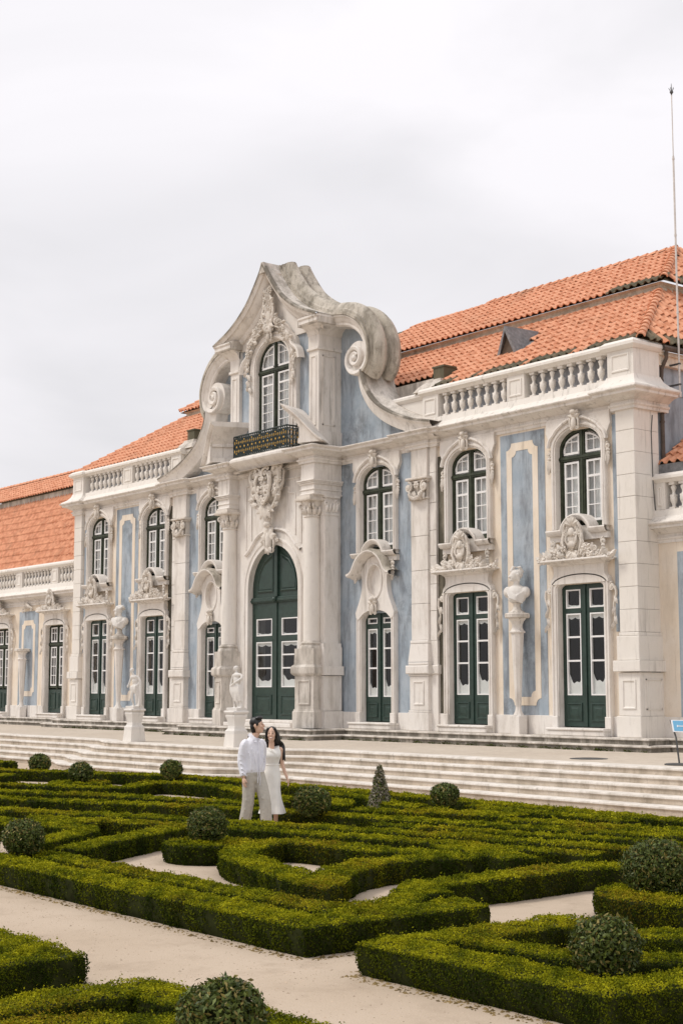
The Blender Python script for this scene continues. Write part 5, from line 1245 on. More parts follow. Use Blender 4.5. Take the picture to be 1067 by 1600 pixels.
def figure(kind):
    mb = MB(); S = .64     # authored for a 1.8 m body, scaled
    if kind == 'leaning':
        limb(mb, [(-.02, 0, .95), (-.10, -.10, .52), (-.08, .02, .06)], [.11, .075, .045]); limb(mb, [(.10, 0, .95), (.12, 0, .5), (.12, .04, .06)], [.12, .08, .05])
        mb.ball((-.10, -.05, .04), (.05, .11, .04)); mb.ball((.12, 0, .04), (.05, .11, .04))
        mb.ball((.04, 0, .98), (.17, .13, .15), 12, 8); mb.ball((.02, -.02, 1.2), (.16, .12, .22), 12, 8); mb.ball((-.02, -.05, 1.38), (.20, .12, .12), 12, 8)
        limb(mb, [(-.02, -.07, 1.42), (-.06, -.12, 1.58)], [.06, .055]); mb.ball((-.08, -.15, 1.67), (.08, .10, .115), 10, 8); mb.ball((-.07, -.12, 1.72), (.09, .10, .08), 10, 8)
        limb(mb, [(-.18, -.05, 1.42), (-.26, -.10, 1.16), (-.30, -.16, .98)], [.065, .05, .04]); mb.ball((-.30, -.18, .94), .055)
        limb(mb, [(.15, .02, 1.42), (.28, .06, 1.18), (.16, -.04, .96)], [.065, .05, .04])
        limb(mb, [(.27, .08, 1.25), (.30, .08, .7), (.27, .08, .05)], [.06, .07, .09]); limb(mb, [(.2, .10, 1.3), (.12, .12, .8), (.2, .12, .04)], [.06, .09, .10])
        for i in range(5): limb(mb, [(-.1 + .07 * i, -.12, .98), (-.16 + .08 * i, -.13, .82), (-.10 + .06 * i, -.10, .66)], [.035, .04, .02])
        limb(mb, [(.24, .1, 1.1), (.22, .12, .5), (.22, .12, .03)], [.06, .09, .12])
    else:
        limb(mb, [(-.08, 0, .95), (-.10, -.02, .5), (-.10, .0, .06)], [.12, .08, .05]); limb(mb, [(.10, 0, .95), (.08, -.10, .52), (.10, .02, .06)], [.12, .08, .05])
        mb.ball((-.10, -.04, .04), (.05, .10, .04)); mb.ball((.10, -.03, .04), (.05, .10, .04))
        mb.ball((-.02, 0, .97), (.18, .13, .15), 12, 8); mb.ball((.0, 0, 1.2), (.16, .12, .22), 12, 8); mb.ball((.02, -.01, 1.40), (.20, .12, .11), 12, 8)
        limb(mb, [(.0, 0, 1.44), (-.03, -.02, 1.58)], [.06, .055]); mb.ball((-.05, -.03, 1.67), (.085, .10, .115), 10, 8); mb.ball((-.04, .01, 1.72), (.095, .105, .08), 10, 8); mb.ball((-.05, .11, 1.66), .06)
        limb(mb, [(.18, 0, 1.44), (.32, -.02, 1.30), (.12, -.18, 1.12), (-.18, -.16, .96)], [.06, .055, .045, .035]); limb(mb, [(-.18, 0, 1.42), (-.26, -.02, 1.16), (-.28, -.08, .92)], [.06, .05, .04])
        for i in range(7): limb(mb, [(-.22 + .07 * i, -.12, .98), (-.20 + .075 * i, -.14, .70), (-.02 + .06 * i, -.08, .30 + .04 * (i % 3))], [.04, .045, .025])
        limb(mb, [(.26, .02, 1.28), (.30, .02, .8), (.24, .04, .05)], [.05, .07, .09]); limb(mb, [(.16, .08, 1.0), (.16, .1, .5), (.14, .1, .03)], [.10, .12, .13])
        limb(mb, [(.20, -.08, .98), (.26, -.08, .6), (.24, -.04, .2)], [.04, .05, .03])
    mb.v = [(x * S, y * S, z * S) for x, y, z in mb.v]
    mb.square([(.19, -.05), (.19, .035)])
    return organic(mb, 'figure', .0145, 2)
for kind, (x, y), plab, flab, rz in (('leaning', (1.50, -6.62), 'white marble pedestal of the leaning statue, further from the couple', 'white marble statue of a draped figure leaning forward on a terrace pedestal', 8),
                                 ('standing', (6.85, -6.62), 'white marble pedestal beside the dark haired man', 'white marble statue with one arm across its body, beside the portal', 14)):
    statue_pedestal((x, y, .757), plab).rotation_euler = (0, 0, 0)
    st = O('statue', figure(kind), 'marble', None, (x, y, .757 + .96 + .04), rz=R(rz)); tag(st, flab, 'statue', 'marble statues on the terrace')
# ------------------------------------------------------------------ sign at the edge of the terrace
sg = E_('sign_stand', 'slanted blue information panel on a thin dark metal post, standing on the terrace', 'sign', loc=(20.25, -4.9, .755))
O('base_plate', MB().lathe([(.30, 0), (.30, .02), (.27, .03), (0, .035)], (0, 0, 0), 24), 'dark_metal', sg)
O('post', MB().tube([(0, 0, .02), (-.07, .0, .55), (-.20, 0, .90)], .018, 8), 'dark_metal', sg)
O('panel_frame', MB().add([(-.18, -.02, .90), (.95, -.02, .90), (.95, .06, .885), (-.18, .06, .885), (-.12, -.03, .66), (1.01, -.03, .66), (1.01, .05, .65), (-.12, .05, .65)], [(0, 1, 5, 4), (3, 7, 6, 2), (0, 3, 2, 1), (4, 5, 6, 7), (0, 4, 7, 3), (1, 2, 6, 5)]), 'sign_white', sg, smooth=0)
pn = O('panel_face', MB().add([(-.13, -.0245, .885), (.92, -.0245, .885), (.97, -.0330, .68), (-.08, -.0330, .68)], [(0, 3, 2, 1)]), 'sign_blue', sg, smooth=0)
mk = MB()
for x0, x1, z0, z1 in ((-.01, .02, .76, .80), (.02, .16, .772, .788), (.20, .215, .75, .80), (.24, .30, .78, .80), (.33, .345, .75, .80)): mk.add([(x0, -.034, z1), (x1, -.034, z1), (x1, -.0355, z0), (x0, -.0355, z0)], [(0, 3, 2, 1)])
O('lettering', mk, 'sign_white', pn, smooth=0)
# ------------------------------------------------------------------ clipped box hedges and topiary
def hnoise(P, f=1.0, s=0):
    x, y, z = P[:, 0] * f, P[:, 1] * f, P[:, 2] * f
    return (np.sin(x * 2.1 + 1.3 * np.sin(y * 1.7 + s)) + np.sin(y * 2.7 + 1.1 * np.sin(x * 1.9 + s * 2)) + .6 * np.sin(x * 5.3 + y * 4.1 + z * 6 + s) + .4 * np.sin(x * 11.7 - y * 9.3 + z * 13 + s)) / 3.0
def leaves_mesh(name, C_, Nn, L_, tint, mat, width=.55, tilt=.75):
    """one lozenge leaf per point, tilted at random about the surface normal"""
    n = len(C_); d = RNG.normal(size=(n, 3)); nn = Nn + tilt * RNG.normal(size=(n, 3)); nn /= np.linalg.norm(nn, axis=1)[:, None]
    a = np.cross(d, nn); a /= np.linalg.norm(a, axis=1)[:, None]; b_ = np.cross(nn, a)
    s = (L_ * RNG.uniform(.7, 1.3, n))[:, None]
    V = np.stack([C_ - a * s * .5, C_ + b_ * s * width * .5 + nn * s * .08, C_ + a * s * .5, C_ - b_ * s * width * .5 + nn * s * .08], 1).reshape(-1, 3)
    me = bpy.data.meshes.new(name); me.vertices.add(n * 4); me.vertices.foreach_set('co', V.ravel())
    me.loops.add(n * 4); me.loops.foreach_set('vertex_index', np.arange(n * 4)); me.polygons.add(n); me.polygons.foreach_set('loop_start', np.arange(n) * 4)
    me.update(calc_edges=True)
    at = me.color_attributes.new('tint', 'FLOAT_COLOR', 'POINT'); at.data.foreach_set('color', np.repeat(np.c_[tint, np.ones(n)], 4, 0).ravel())
    me.materials.append(M[mat]); return me
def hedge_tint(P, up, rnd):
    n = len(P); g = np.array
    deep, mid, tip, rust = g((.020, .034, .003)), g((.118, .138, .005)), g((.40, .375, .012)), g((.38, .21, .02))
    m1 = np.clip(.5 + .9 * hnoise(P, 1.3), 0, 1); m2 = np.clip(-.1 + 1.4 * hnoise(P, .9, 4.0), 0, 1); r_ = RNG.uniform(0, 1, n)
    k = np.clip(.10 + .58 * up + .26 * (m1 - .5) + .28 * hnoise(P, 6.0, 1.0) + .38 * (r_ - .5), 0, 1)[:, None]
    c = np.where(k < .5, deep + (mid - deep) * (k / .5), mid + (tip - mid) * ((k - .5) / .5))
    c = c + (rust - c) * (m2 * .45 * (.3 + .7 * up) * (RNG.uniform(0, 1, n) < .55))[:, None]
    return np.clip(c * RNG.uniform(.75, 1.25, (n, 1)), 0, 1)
def sample_quads(Q, dens):
    A, B, Cq, D = Q[:, 0], Q[:, 1], Q[:, 2], Q[:, 3]
    nr = np.cross(B - A, D - A); ar = .5 * (np.linalg.norm(nr, axis=1) + np.linalg.norm(np.cross(B - Cq, D - Cq), axis=1)); nr /= np.maximum(1e-9, np.linalg.norm(nr, axis=1))[:, None]
    cnt = RNG.poisson(ar * dens); idx = np.repeat(np.arange(len(Q)), cnt); u, v = RNG.uniform(0, 1, (2, len(idx), 1))
    P = (A[idx] * (1 - u) + B[idx] * u) * (1 - v) + (D[idx] * (1 - u) + Cq[idx] * u) * v
    return P, nr[idx]
HEDGES = []
def dense(path, closed, step=.12):
    P = [Vector(p) for p in path] + ([Vector(path[0])] if closed else []); out = []
    for a, b_ in zip(P, P[1:]):
        n = max(1, int((b_ - a).length / step)); out += [tuple(a.lerp(b_, i / n)) for i in range(n)]
    return out if closed else out + [tuple(P[-1])]
def hedge(label, path, width=.45, h=.27, closed=False, smooth=True, quality=1.0, bed=False):
    if smooth: path = catmull(list(path) + ([path[0]] if closed else []), 6); path = path[:-1] if closed else path
    pth = dense(path, closed)
    mid = Vector((sum(p[0] for p in pth) / len(pth), sum(p[1] for p in pth) / len(pth), 0))
    w2 = width / 2
    prof = [(w2 - .03, 0), (w2, h * .3), (w2 + .006, h * .6), (w2, h - .025), (w2 - .025, h - .003), (0, h + .004), (-w2 + .025, h - .003), (-w2, h - .025), (-w2 - .006, h * .6), (-w2, h * .3), (-w2 + .03, 0)]
    mb = MB().sweep(pth, prof, 'xy', closed=closed)
    V = np.array(mb.v); Q = V[np.array(mb.f)]
    if not closed:     # end faces
        k = len(prof)
        for o in (0, len(V) - k):
            e = V[o:o + k]; Q = np.concatenate([Q, np.array([[e[i], e[i + 1], e[-2 - i], e[-1 - i]] for i in range(k // 2)])])
    # normals outward: away from the centre line
    cam2 = np.array(CAM); Pq = Q.mean(1); dist = np.linalg.norm(Pq - cam2, axis=1)
    keep = np.array([in_view2(p) for p in Pq]); Qv, dist = Q[keep], dist[keep]
    hd_ = E_('hedge', label, 'hedge', 'clipped box hedges of the parterre', loc=(0, 0, 0))
    core = MB(); pr2 = [(o * (1 - .016 / w2) if abs(o) > .05 else o, max(0, z - .022) if z > 0 else 0) for o, z in prof]
    core.sweep(pth, pr2, 'xy', closed=closed, cprof=not closed); O('branch_core', core, 'hedge_core', hd_)
    if not len(Qv): return hd_
    Ps, Ns, Ls = [], [], []
    for lo, hi in ((0, 13), (13, 16), (16, 19), (19, 22), (22, 26), (26, 32), (32, 60)):
        m_ = (dist >= lo) & (dist < hi)
        if not m_.any(): continue
        L_ = .00140 * (min(hi, 40) + lo) / 2 + .002 if lo else .018
        P, Nn = sample_quads(Qv[m_], 3.7 * quality / L_ ** 2); Ps.append(P); Ns.append(Nn); Ls.append(np.full(len(P), L_))
    P, Nn, L_ = np.concatenate(Ps), np.concatenate(Ns), np.concatenate(Ls)
    # make normals point out of the hedge
    c2 = np.array(pth); step_ = 400; flip = np.empty(len(P), bool)
    for i in range(0, len(P), 20000):
        seg = P[i:i + 20000, None, :2] - c2[None]; j = np.argmin((seg ** 2).sum(2), 1); dirv = np.c_[P[i:i + 20000, :2] - c2[j], P[i:i + 20000, 2] - h * .6]
        flip[i:i + 20000] = (dirv * Nn[i:i + 20000]).sum(1) < 0
    Nn[flip] *= -1
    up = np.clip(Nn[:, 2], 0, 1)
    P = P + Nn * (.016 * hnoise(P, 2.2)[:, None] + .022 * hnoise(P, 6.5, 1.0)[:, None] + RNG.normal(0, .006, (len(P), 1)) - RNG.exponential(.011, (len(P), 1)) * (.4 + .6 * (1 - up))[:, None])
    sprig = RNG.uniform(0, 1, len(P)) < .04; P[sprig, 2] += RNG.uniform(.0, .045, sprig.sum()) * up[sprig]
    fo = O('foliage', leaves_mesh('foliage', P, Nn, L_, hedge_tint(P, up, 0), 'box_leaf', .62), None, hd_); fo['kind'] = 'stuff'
    return hd_
def in_view2(p):
    q = Vector(p) - CAM; z = q.dot(Fw)
    if z < 1: return False
    return abs(q.dot(Rt) / z * 2300) < 600 and -880 < q.dot(Up) / z * 2300 < 800
H = hedge
H('long straight hedge bordering the gravel path, its end turning the corner', [(16, -20.95), (29.24, -20.95), (29.24, -19.02)], .50, smooth=False)
H('narrow inner hedge running close behind the long path-side hedge', [(22.7, -20.30), (28.3, -20.30), (28.78, -20.10), (28.85, -19.75), (28.55, -19.25), (28.25, -18.95)], .40)
H('hedge with hooked near end enclosing a gravel gap beside the cross path', [(28.62, -18.98), (28.15, -18.72), (27.95, -18.35), (27.95, -17.2), (27.88, -16.1), (28.2, -15.65)], .48)
H('closed star-pointed hedge ring with dark hollow centre', [(23.85, -18.0), (24.6, -18.55), (25.7, -18.88), (26.55, -19.14), (27.2, -19.3), (27.2, -19.26), (26.52, -18.5), (26.14, -17.75), (26.10, -17.0), (26.3, -16.5), (25.6, -16.52), (24.8, -16.85), (23.95, -16.90), (23.5, -17.2)], .48, closed=True)
H('short blunt hedge spur behind the star-pointed ring', [(25.2, -15.72), (26.1, -15.85), (26.95, -16.02)], .5)
H('round hedge bed carrying the topiary ball below the couple', [(22.93 + .33 * math.cos(a), -17.93 + .33 * math.sin(a)) for a in [2 * math.pi * i / 12 for i in range(12)]], .52, closed=True)
H('curved hedge wrapping the round bed below the couple', [(22.72, -19.9), (22.25, -19.3), (21.78, -18.6), (21.25, -17.75), (20.75, -16.95)], .42)
H('bent hedge beside the topiary ball at the picture\'s left edge', [(21.6, -19.9), (21.2, -19.3), (20.6, -18.55), (20.0, -18.3), (19.2, -18.55), (18.2, -19.2)], .45)
H('diagonal hedge line hiding the couple\'s feet', [(11, -19.2), (14, -18.4), (17, -17.45), (19.6, -16.35), (21, -15.9), (24, -14.85), (26.6, -14.25), (29.3, -13.4)], .46)
H('low hedge strip squeezed between the star ring and the diagonal hedge lines', [(18.0, -18.05), (20.3, -17.0), (22.8, -16.1), (24.6, -15.65), (27.2, -14.95)], .38)
H('diagonal hedge line directly behind the couple, parallel to the one hiding their feet', [(8, -18.0), (14.0, -16.5), (16.6, -15.3), (19.2, -14.25), (21.8, -13.65), (25.2, -12.75), (27.5, -12.0), (29.3, -11.4)], .46)
H('hedge ending left of the couple, second line behind them', [(9.5, -17.0), (12.2, -15.75), (14.2, -14.75), (16.5, -14.05), (18.1, -13.45)], .45)
H('jogged hedge with a dark recess left of the couple, before the steps', [(8.5, -15.6), (11.3, -14.2), (12.6, -13.4), (11.9, -12.5), (11.6, -11.7), (13.6, -11.55), (16.5, -12.5), (18.0, -13.2)], .42)
H('boundary hedge along the foot of the terrace steps', [(-3, -13.3), (1, -12.9), (4.3, -12.45), (7.0, -11.25), (10.2, -10.2), (15, -10.15), (20, -10.25), (25, -10.4), (29.4, -10.45)], .5)
H('short far hedge at the left end of the terrace steps', [(-4, -11.6), (0, -11.1), (2.2, -10.9)], .5, .32)
H('squared hedge end beside the far left topiary balls', [(2, -16.4), (6.5, -14.6), (7.7, -13.4)], .6, .3)
H('flat hedge wedge in front of the far left topiary balls', [(4, -17.6), (8.5, -16.1), (10.3, -14.9)], .7)
H('round hedge bed under the second far left topiary ball', [(10.6 + .42 * math.cos(a), -13.25 + .42 * math.sin(a)) for a in [2 * math.pi * i / 12 for i in range(12)]], .5, closed=True)
H('hedge corner between the couple and the cone shrub', [(17.0, -12.6), (17.8, -12.05), (18.5, -12.15), (19.1, -12.9)], .45)
H('hedge arm behind the cone shrub', [(16.6, -11.1), (17.4, -10.95), (18.3, -11.25), (19.4, -11.7), (20.3, -11.75)], .45)
H('curled hedge just right of the cone shrub', [(19.9, -13.0), (20.7, -12.7), (21.3, -12.2), (20.6, -11.9)], .45)
H('filled hedge patch in front of the small topiary ball by the steps', [(21.4, -12.1), (22.6, -11.75)], .8)
H('hedge branch reaching toward the steps from the small topiary ball', [(20.6, -10.9), (21.8, -11.1), (23.0, -10.95), (24.4, -11.2)], .42)
H('patchy hedge strip near the right end of the steps', [(22.9, -12.45), (23.8, -12.15), (25.0, -11.9), (26.6, -11.25), (29.2, -11.0)], .45)
H('hedge frame of the near right bed, facing the gravel path', [(34.0, -17.9), (32.4, -18.6), (31.3, -19.18), (30.56, -19.2), (30.55, -21.07), (32.76, -21.07), (32.9, -20.3), (33.4, -19.3), (34.2, -18.9)], .47, smooth=False)
H('inner hedge of the near right bed behind its topiary ball', [(30.8, -20.48), (31.4, -20.40), (31.9, -20.36), (32.2, -19.98), (32.6, -19.7), (33.2, -19.2)], .33)
H('large round hedge bed under the biggest topiary ball', [(30.05 + .50 * math.cos(a), -16.98 + .50 * math.sin(a)) for a in [2 * math.pi * i / 14 for i in range(14)]], .66, closed=True)
H('hedge corner across the gravel path at the left picture edge', [(23.5, -23.46), (29.27, -23.46), (29.36, -24.6)], .44, smooth=False)
H('inner hedge of the bed at the lower left corner', [(26.5, -24.2), (28.2, -24.0), (29.1, -23.98)], .30)
H('hedge corner beside the lowest topiary ball', [(31.0, -26.0), (30.78, -24.6), (30.78, -23.52), (31.5, -23.5), (32.6, -23.46), (34.2, -23.46)], .44, smooth=False)
H('inner hedge curving round the lowest topiary ball', [(31.25, -25.0), (31.5, -24.35), (31.95, -23.98), (32.4, -24.3)], .34)
H('hedge spur beyond the large round bed at the right edge', [(29.0, -14.6), (30.2, -14.2), (32, -14.3)], .45)
H('thin hedge row between the two long diagonal hedge lines, right of the couple', [(22.3, -14.5), (25, -13.72), (27.5, -13.0), (29.2, -12.4)], .28)
H('thin hedge row inside the bend behind the ball at the left edge', [(13, -19.9), (16.2, -19.2), (18.6, -18.35), (19.5, -17.65)], .28)
H('thin hedge row close to the long path-side hedge at the left edge', [(12, -20.55), (16, -20.25), (19.0, -19.85), (20.6, -19.95)], .28)
H('thin curling hedge in the far right of the parterre near the steps', [(24.6, -12.25), (25.9, -11.95), (27.2, -11.45), (28.4, -11.35), (28.9, -10.95)], .26)
def topiary(label, x, y, r_, zc, squash=.88, cone=False, dark=1.0):
    t_ = E_('topiary_cone' if cone else 'topiary_ball', label, 'topiary', 'clipped topiary balls' if not cone else None, loc=(x, y, 0))
    d = math.hypot(x - CAM.x, y - CAM.y); L_ = max(.040, .0021 * d)
    if cone:
        n = 5200; u = RNG.uniform(0, 1, n); z = .02 + .92 * (1 - np.sqrt(1 - u)); rr = .205 * (1 - z / .98) ** .85 + .015; a = RNG.uniform(0, 2 * math.pi, n)
        Nn = np.stack([np.cos(a), np.sin(a), np.full(n, .3)], 1); P = np.stack([rr * np.cos(a), rr * np.sin(a), z], 1) * 1.0
        rr2 = RNG.uniform(.5, 1.22, n)[:, None]; P[:, :2] *= rr2
        core = MB().lathe([(.15, 0.0), (.13, .2), (.07, .55), (.01, .86)], (0, 0, 0), 12)
    else:
        r_ *= .93; n = int(2.6 * 4 * math.pi * r_ ** 2 / (.3 * L_ ** 2)); Nn = RNG.normal(size=(n, 3)); Nn /= np.linalg.norm(Nn, axis=1)[:, None]
        bump_ = 1 + .07 * hnoise(Nn * 2.2 + x, 1.0, x) + RNG.normal(0, .045, n) - RNG.exponential(.05, n); stray = RNG.uniform(0, 1, n) < .015; bump_ = bump_ + stray * RNG.uniform(.03, .16, n); P = Nn * (r_ * bump_)[:, None]; P[:, 2] *= squash; P[:, 2] += zc
        core = MB().ball((0, 0, zc), (r_ * .8, r_ * .8, r_ * .8 * squash), 16, 10); core.tube([(0, 0, 0), (0, 0, zc)], .04, 8)
    O('branch_core', core, 'hedge_core', t_)
    g = np.array; k = RNG.uniform(0, 1, (n, 1)) ** 1.4
    c = g((.028, .044, .008)) + (g((.12, .150, .026)) - g((.028, .044, .008))) * k
    c *= 1.15; new = RNG.uniform(0, 1, n) < .16; c[new] = g((.25, .20, .055)) * RNG.uniform(.6, 1.1, (new.sum(), 1))
    if cone:
        grey = RNG.uniform(0, 1, n) < .6; c[grey] = g((.34, .30, .22)) * RNG.uniform(.5, 1.1, (grey.sum(), 1))
    fo = O('foliage', leaves_mesh('foliage', P, Nn, np.full(n, L_), c * dark, 'topiary_leaf', .42, .7), None, t_); fo['kind'] = 'stuff'
topiary('small topiary ball furthest left by the terrace steps', 5.4, -11.6, .29, .42)
topiary('topiary ball on a round bed, second from the far left', 10.75, -13.3, .27, .48)
topiary('topiary ball at the foot of the steps, left of the couple', 10.0, -10.55, .27, .42)
topiary('dark topiary ball just right of the woman', 20.3, -14.2, .31, .46, .85)
topiary('small topiary ball close to the steps, right of the cone shrub', 20.35, -11.35, .26, .45, .8)
topiary('topiary ball at the left picture edge behind the long hedge', 22.86, -20.56, .27, .46)
topiary('topiary ball on the round bed below the couple', 22.93, -17.93, .28, .46, .95)
topiary('largest topiary ball, on the round bed at the right edge', 29.75, -16.95, .36, .46, .88)
topiary('topiary ball in the near right hedged bed', 32.35, -20.62, .265, .42, .88)
topiary('lowest topiary ball, cut by the bottom edge of the picture', 32.62, -24.1, .265, .42, .9)
topiary('slender cone-shaped shrub with bare greyish twigs in the parterre', 19.05, -11.75, .2, 0, cone=True)

# ------------------------------------------------------------------ loose pebbles and fallen leaves on the paths
def scatter(name, n, boxes, size, mat, tintf):
    bx = np.array(boxes); ar = (bx[:, 1] - bx[:, 0]) * (bx[:, 3] - bx[:, 2]); k = RNG.choice(len(bx), n, p=ar / ar.sum()); u = RNG.uniform(0, 1, (n, 2))
    P = np.c_[bx[k, 0] + (bx[k, 1] - bx[k, 0]) * u[:, 0], bx[k, 2] + (bx[k, 3] - bx[k, 2]) * u[:, 1], np.zeros(n)]
    s = size * RNG.lognormal(0, .45, n)[:, None]; a = RNG.uniform(0, 6.28, n); ca, sa = np.cos(a), np.sin(a)
    base = np.array([(1, 0, 0), (.1, .8, 0), (-.9, .3, 0), (-.4, -.8, 0), (.1, 0, .55)]); V = np.empty((n, 5, 3))
    for i, (x, y, z) in enumerate(base): V[:, i] = P + np.c_[(x * ca - y * sa), (x * sa + y * ca), np.full(n, z)] * s
    F_ = np.array([(0, 1, 4), (1, 2, 4), (2, 3, 4), (3, 0, 4)]); idx = (F_[None] + (np.arange(n) * 5)[:, None, None]).reshape(-1)
    me = bpy.data.meshes.new(name); me.vertices.add(n * 5); me.vertices.foreach_set('co', V.ravel()); me.loops.add(len(idx)); me.loops.foreach_set('vertex_index', idx); me.polygons.add(n * 4); me.polygons.foreach_set('loop_start', np.arange(n * 4) * 3); me.update(calc_edges=True)
    at = me.color_attributes.new('tint', 'FLOAT_COLOR', 'POINT'); at.data.foreach_set('color', np.repeat(np.c_[tintf(n), np.ones(n)], 5, 0).ravel()); me.materials.append(M[mat])
    return O(name, me, None)
PATHS = [(22, 34, -23.2, -21.3), (29.5, 30.3, -24, -16), (21.8, 24.5, -19.8, -17.0), (26.5, 28, -20, -18.4)]
m, t, b = newmat('pebble', .9, .15); at_ = N(t, 'ShaderNodeAttribute', attribute_name='tint'); t.links.new(at_.outputs['Color'], b.inputs['Base Color']); M['pebble'] = m
pb = scatter('gravel', 12000, PATHS, .0042, 'pebble', lambda n: np.array((.46, .36, .265)) * RNG.uniform(.5, 1.25, (n, 1))); tag(pb, 'loose pale pebbles strewn over the garden paths', 'gravel', kind='stuff')
EDGE = [(22, 29.5, -21.34, -21.2), (29.46, 29.62, -21.2, -19.1), (30.18, 30.34, -21.3, -19.1), (30.3, 33, -21.45, -21.28), (24, 29.5, -23.26, -23.1), (30.6, 33.5, -23.3, -23.1)]
lv = scatter('fallen_leaves', 2600, EDGE, .012, 'pebble', lambda n: np.array((.20, .14, .06)) * RNG.uniform(.4, 1.4, (n, 1))); tag(lv, 'small brown fallen leaves along the hedge feet', 'leaves', kind='stuff')

# weeds in the joint at the foot of the plinth steps
wp = []
for _ in range(170):
    x = random.uniform(-14, 16); y = -.5 - .34 - .05 if abs(x) > 4.1 else -1.85 - .34 - .05
    k = random.randint(4, 22); wp.append(np.c_[x + RNG.normal(0, .07, k), np.full(k, y) - np.abs(RNG.normal(0, .03, k)), .755 + np.abs(RNG.normal(0, .03, k))])
wp = np.concatenate(wp); wn = RNG.normal(size=(len(wp), 3)); wn /= np.linalg.norm(wn, axis=1)[:, None]
wd = O('weeds', leaves_mesh('weeds', wp, wn, np.full(len(wp), .06), np.array((.07, .085, .02)) * RNG.uniform(.5, 1.5, (len(wp), 1)), 'box_leaf', .4), None); tag(wd, 'small weeds along the foot of the plinth steps', 'weeds', kind='stuff')
# ------------------------------------------------------------------ the couple
def hand(mb, w, d, curl, S=1.0, side=1):
    """hand hanging from wrist w along direction d; five fingers of unequal length, thumb from the side of the palm"""
    w = Vector(w); d = Vector(d).normalized(); s_ = Vector((0, 1, 0)) if abs(d.y) < .7 else Vector((1, 0, 0)); s_ = (s_ - d * s_.dot(d)).normalized(); n_ = d.cross(s_)
    pc = w + d * .05 * S; rot = Matrix((s_, n_, d)).transposed()
    mb.ball(pc, (.040 * S, .019 * S, .052 * S), 10, 8, rot)
    for i, (o, L_) in enumerate(((-.029, .066), (-.010, .076), (.010, .072), (.028, .058))):
        b_ = w + d * .088 * S + s_ * o * S; m1 = b_ + d * L_ * .5 * S + n_ * side * curl * .25 * L_ * S; m2 = m1 + (d * .75 + n_ * side * curl * .9).normalized() * L_ * .5 * S
        mb.tube([b_ - d * .02 * S, b_, m1, m2], [.010 * S, .010 * S, .009 * S, .007 * S], 6)
    b_ = w + d * .03 * S - s_ * .034 * S; mb.tube([b_, b_ - s_ * .02 * S + d * .03 * S + n_ * side * .012, b_ - s_ * .022 * S + d * .066 * S + n_ * side * .02], [.013 * S, .011 * S, .009 * S], 6)
def head_parts(mb, c, yaw, tilt=0, S=1.0):
    """head facing -y before turning; returns the turning matrix"""
    Rm = Matrix.Rotation(yaw, 3, 'Z') @ Matrix.Rotation(tilt, 3, 'X'); c = Vector(c)
    T_ = lambda p: c + Rm @ (Vector(p) * S)
    mb.ball(T_((0, .012, .03)), (.076 * S, .096 * S, .098 * S), 14, 10, Rm); mb.ball(T_((0, -.018, -.045)), (.058 * S, .07 * S, .078 * S), 12, 10, Rm); mb.ball(T_((0, -.055, -.095)), (.03 * S, .026 * S, .022 * S), 8, 6, Rm)
    mb.tube([T_((0, -.083, .028)), T_((0, -.108, -.018)), T_((0, -.094, -.03))], [.010 * S, .016 * S, .012 * S], 7)
    for q in (-1, 1): mb.ball(T_((q * .078, .018, .0)), (.011 * S, .022 * S, .033 * S), 7, 6, Rm); mb.ball(T_((q * .036, -.068, -.02)), (.026 * S, .022 * S, .026 * S), 8, 6, Rm)
    mb.ball(T_((0, -.082, -.058)), (.028 * S, .014 * S, .010 * S), 8, 6, Rm)
    return T_, Rm
def features(T_, Rm, S, parent, smile):
    e = MB()
    for q in (-1, 1):
        e.ball(T_((q * .032, -.088, .012)), (.012 * S, .007 * S, .0052 * S), 8, 6, Rm); e.tube([T_((q * .016, -.092, .036)), T_((q * .034, -.091, .041)), T_((q * .052, -.078, .035))], .0026 * S, 5)
    O('eyes', e, 'hair', parent)
    l_ = MB(); l_.tube([T_((-.028 if smile else -.022, -.084, -.052)), T_((0, -.097, -.064 if smile else -.058)), T_((.028 if smile else .022, -.084, -.052))], .0065 * S, 6)
    O('lips', l_, 'lips', parent)
    if smile: O('teeth', MB().tube([T_((-.022, -.090, -.052)), T_((0, -.101, -.058)), T_((.022, -.090, -.052))], .006 * S, 6), 'teeth', parent)
FACE_CAM = 51.9
# --- man: white shirt, linen trousers
man = E_('person', 'person in a loose white shirt and pale linen trousers, walking, head turned aside', 'person', 'couple walking in the garden', loc=(20.075, -15.20, 0)); man.scale = (.985, .985, .985); man.rotation_euler = (0, 0, R(FACE_CAM + 38))
b_ = MB(); HY = R(40)
T_, Rm = head_parts(b_, (.03, -.05, 1.715), HY, R(-6), 1.04)
limb(b_, [(.0, .02, 1.46), (.02, -.02, 1.60)], [.068, .062]); b_.ball((0, .02, 1.36), (.17, .10, .13), 14, 10); b_.ball((0, .02, 1.15), (.15, .10, .2), 14, 10); b_.ball((0, .02, .95), (.15, .11, .13), 14, 10)
AR = [(-.185, .03, 1.425), (-.225, .05, 1.15), (-.225, -.03, .89)]; AL = [(.185, .03, 1.425), (.225, .10, 1.17), (.20, .22, 1.0)]
limb(b_, AR, [.055, .045, .03]); limb(b_, AL, [.055, .045, .03]); hand(b_, AR[-1], (-.02, -.12, -1), .7, 1.05, 1); hand(b_, AL[-1], (.3, .2, -.5), .5, 1.05, 1)
LR = [(-.085, .02, .93), (-.10, .02, .50), (-.105, .13, .10)]; LL_ = [(.085, .02, .93), (.10, -.16, .53), (.11, -.20, .09)]
for Lg in (LR, LL_):
    limb(b_, Lg, [.085, .058, .04])
O('body', organic(b_, 'body', .0075, 2), 'skin', man); features(T_, Rm, 1.04, man, False)
s_ = MB()
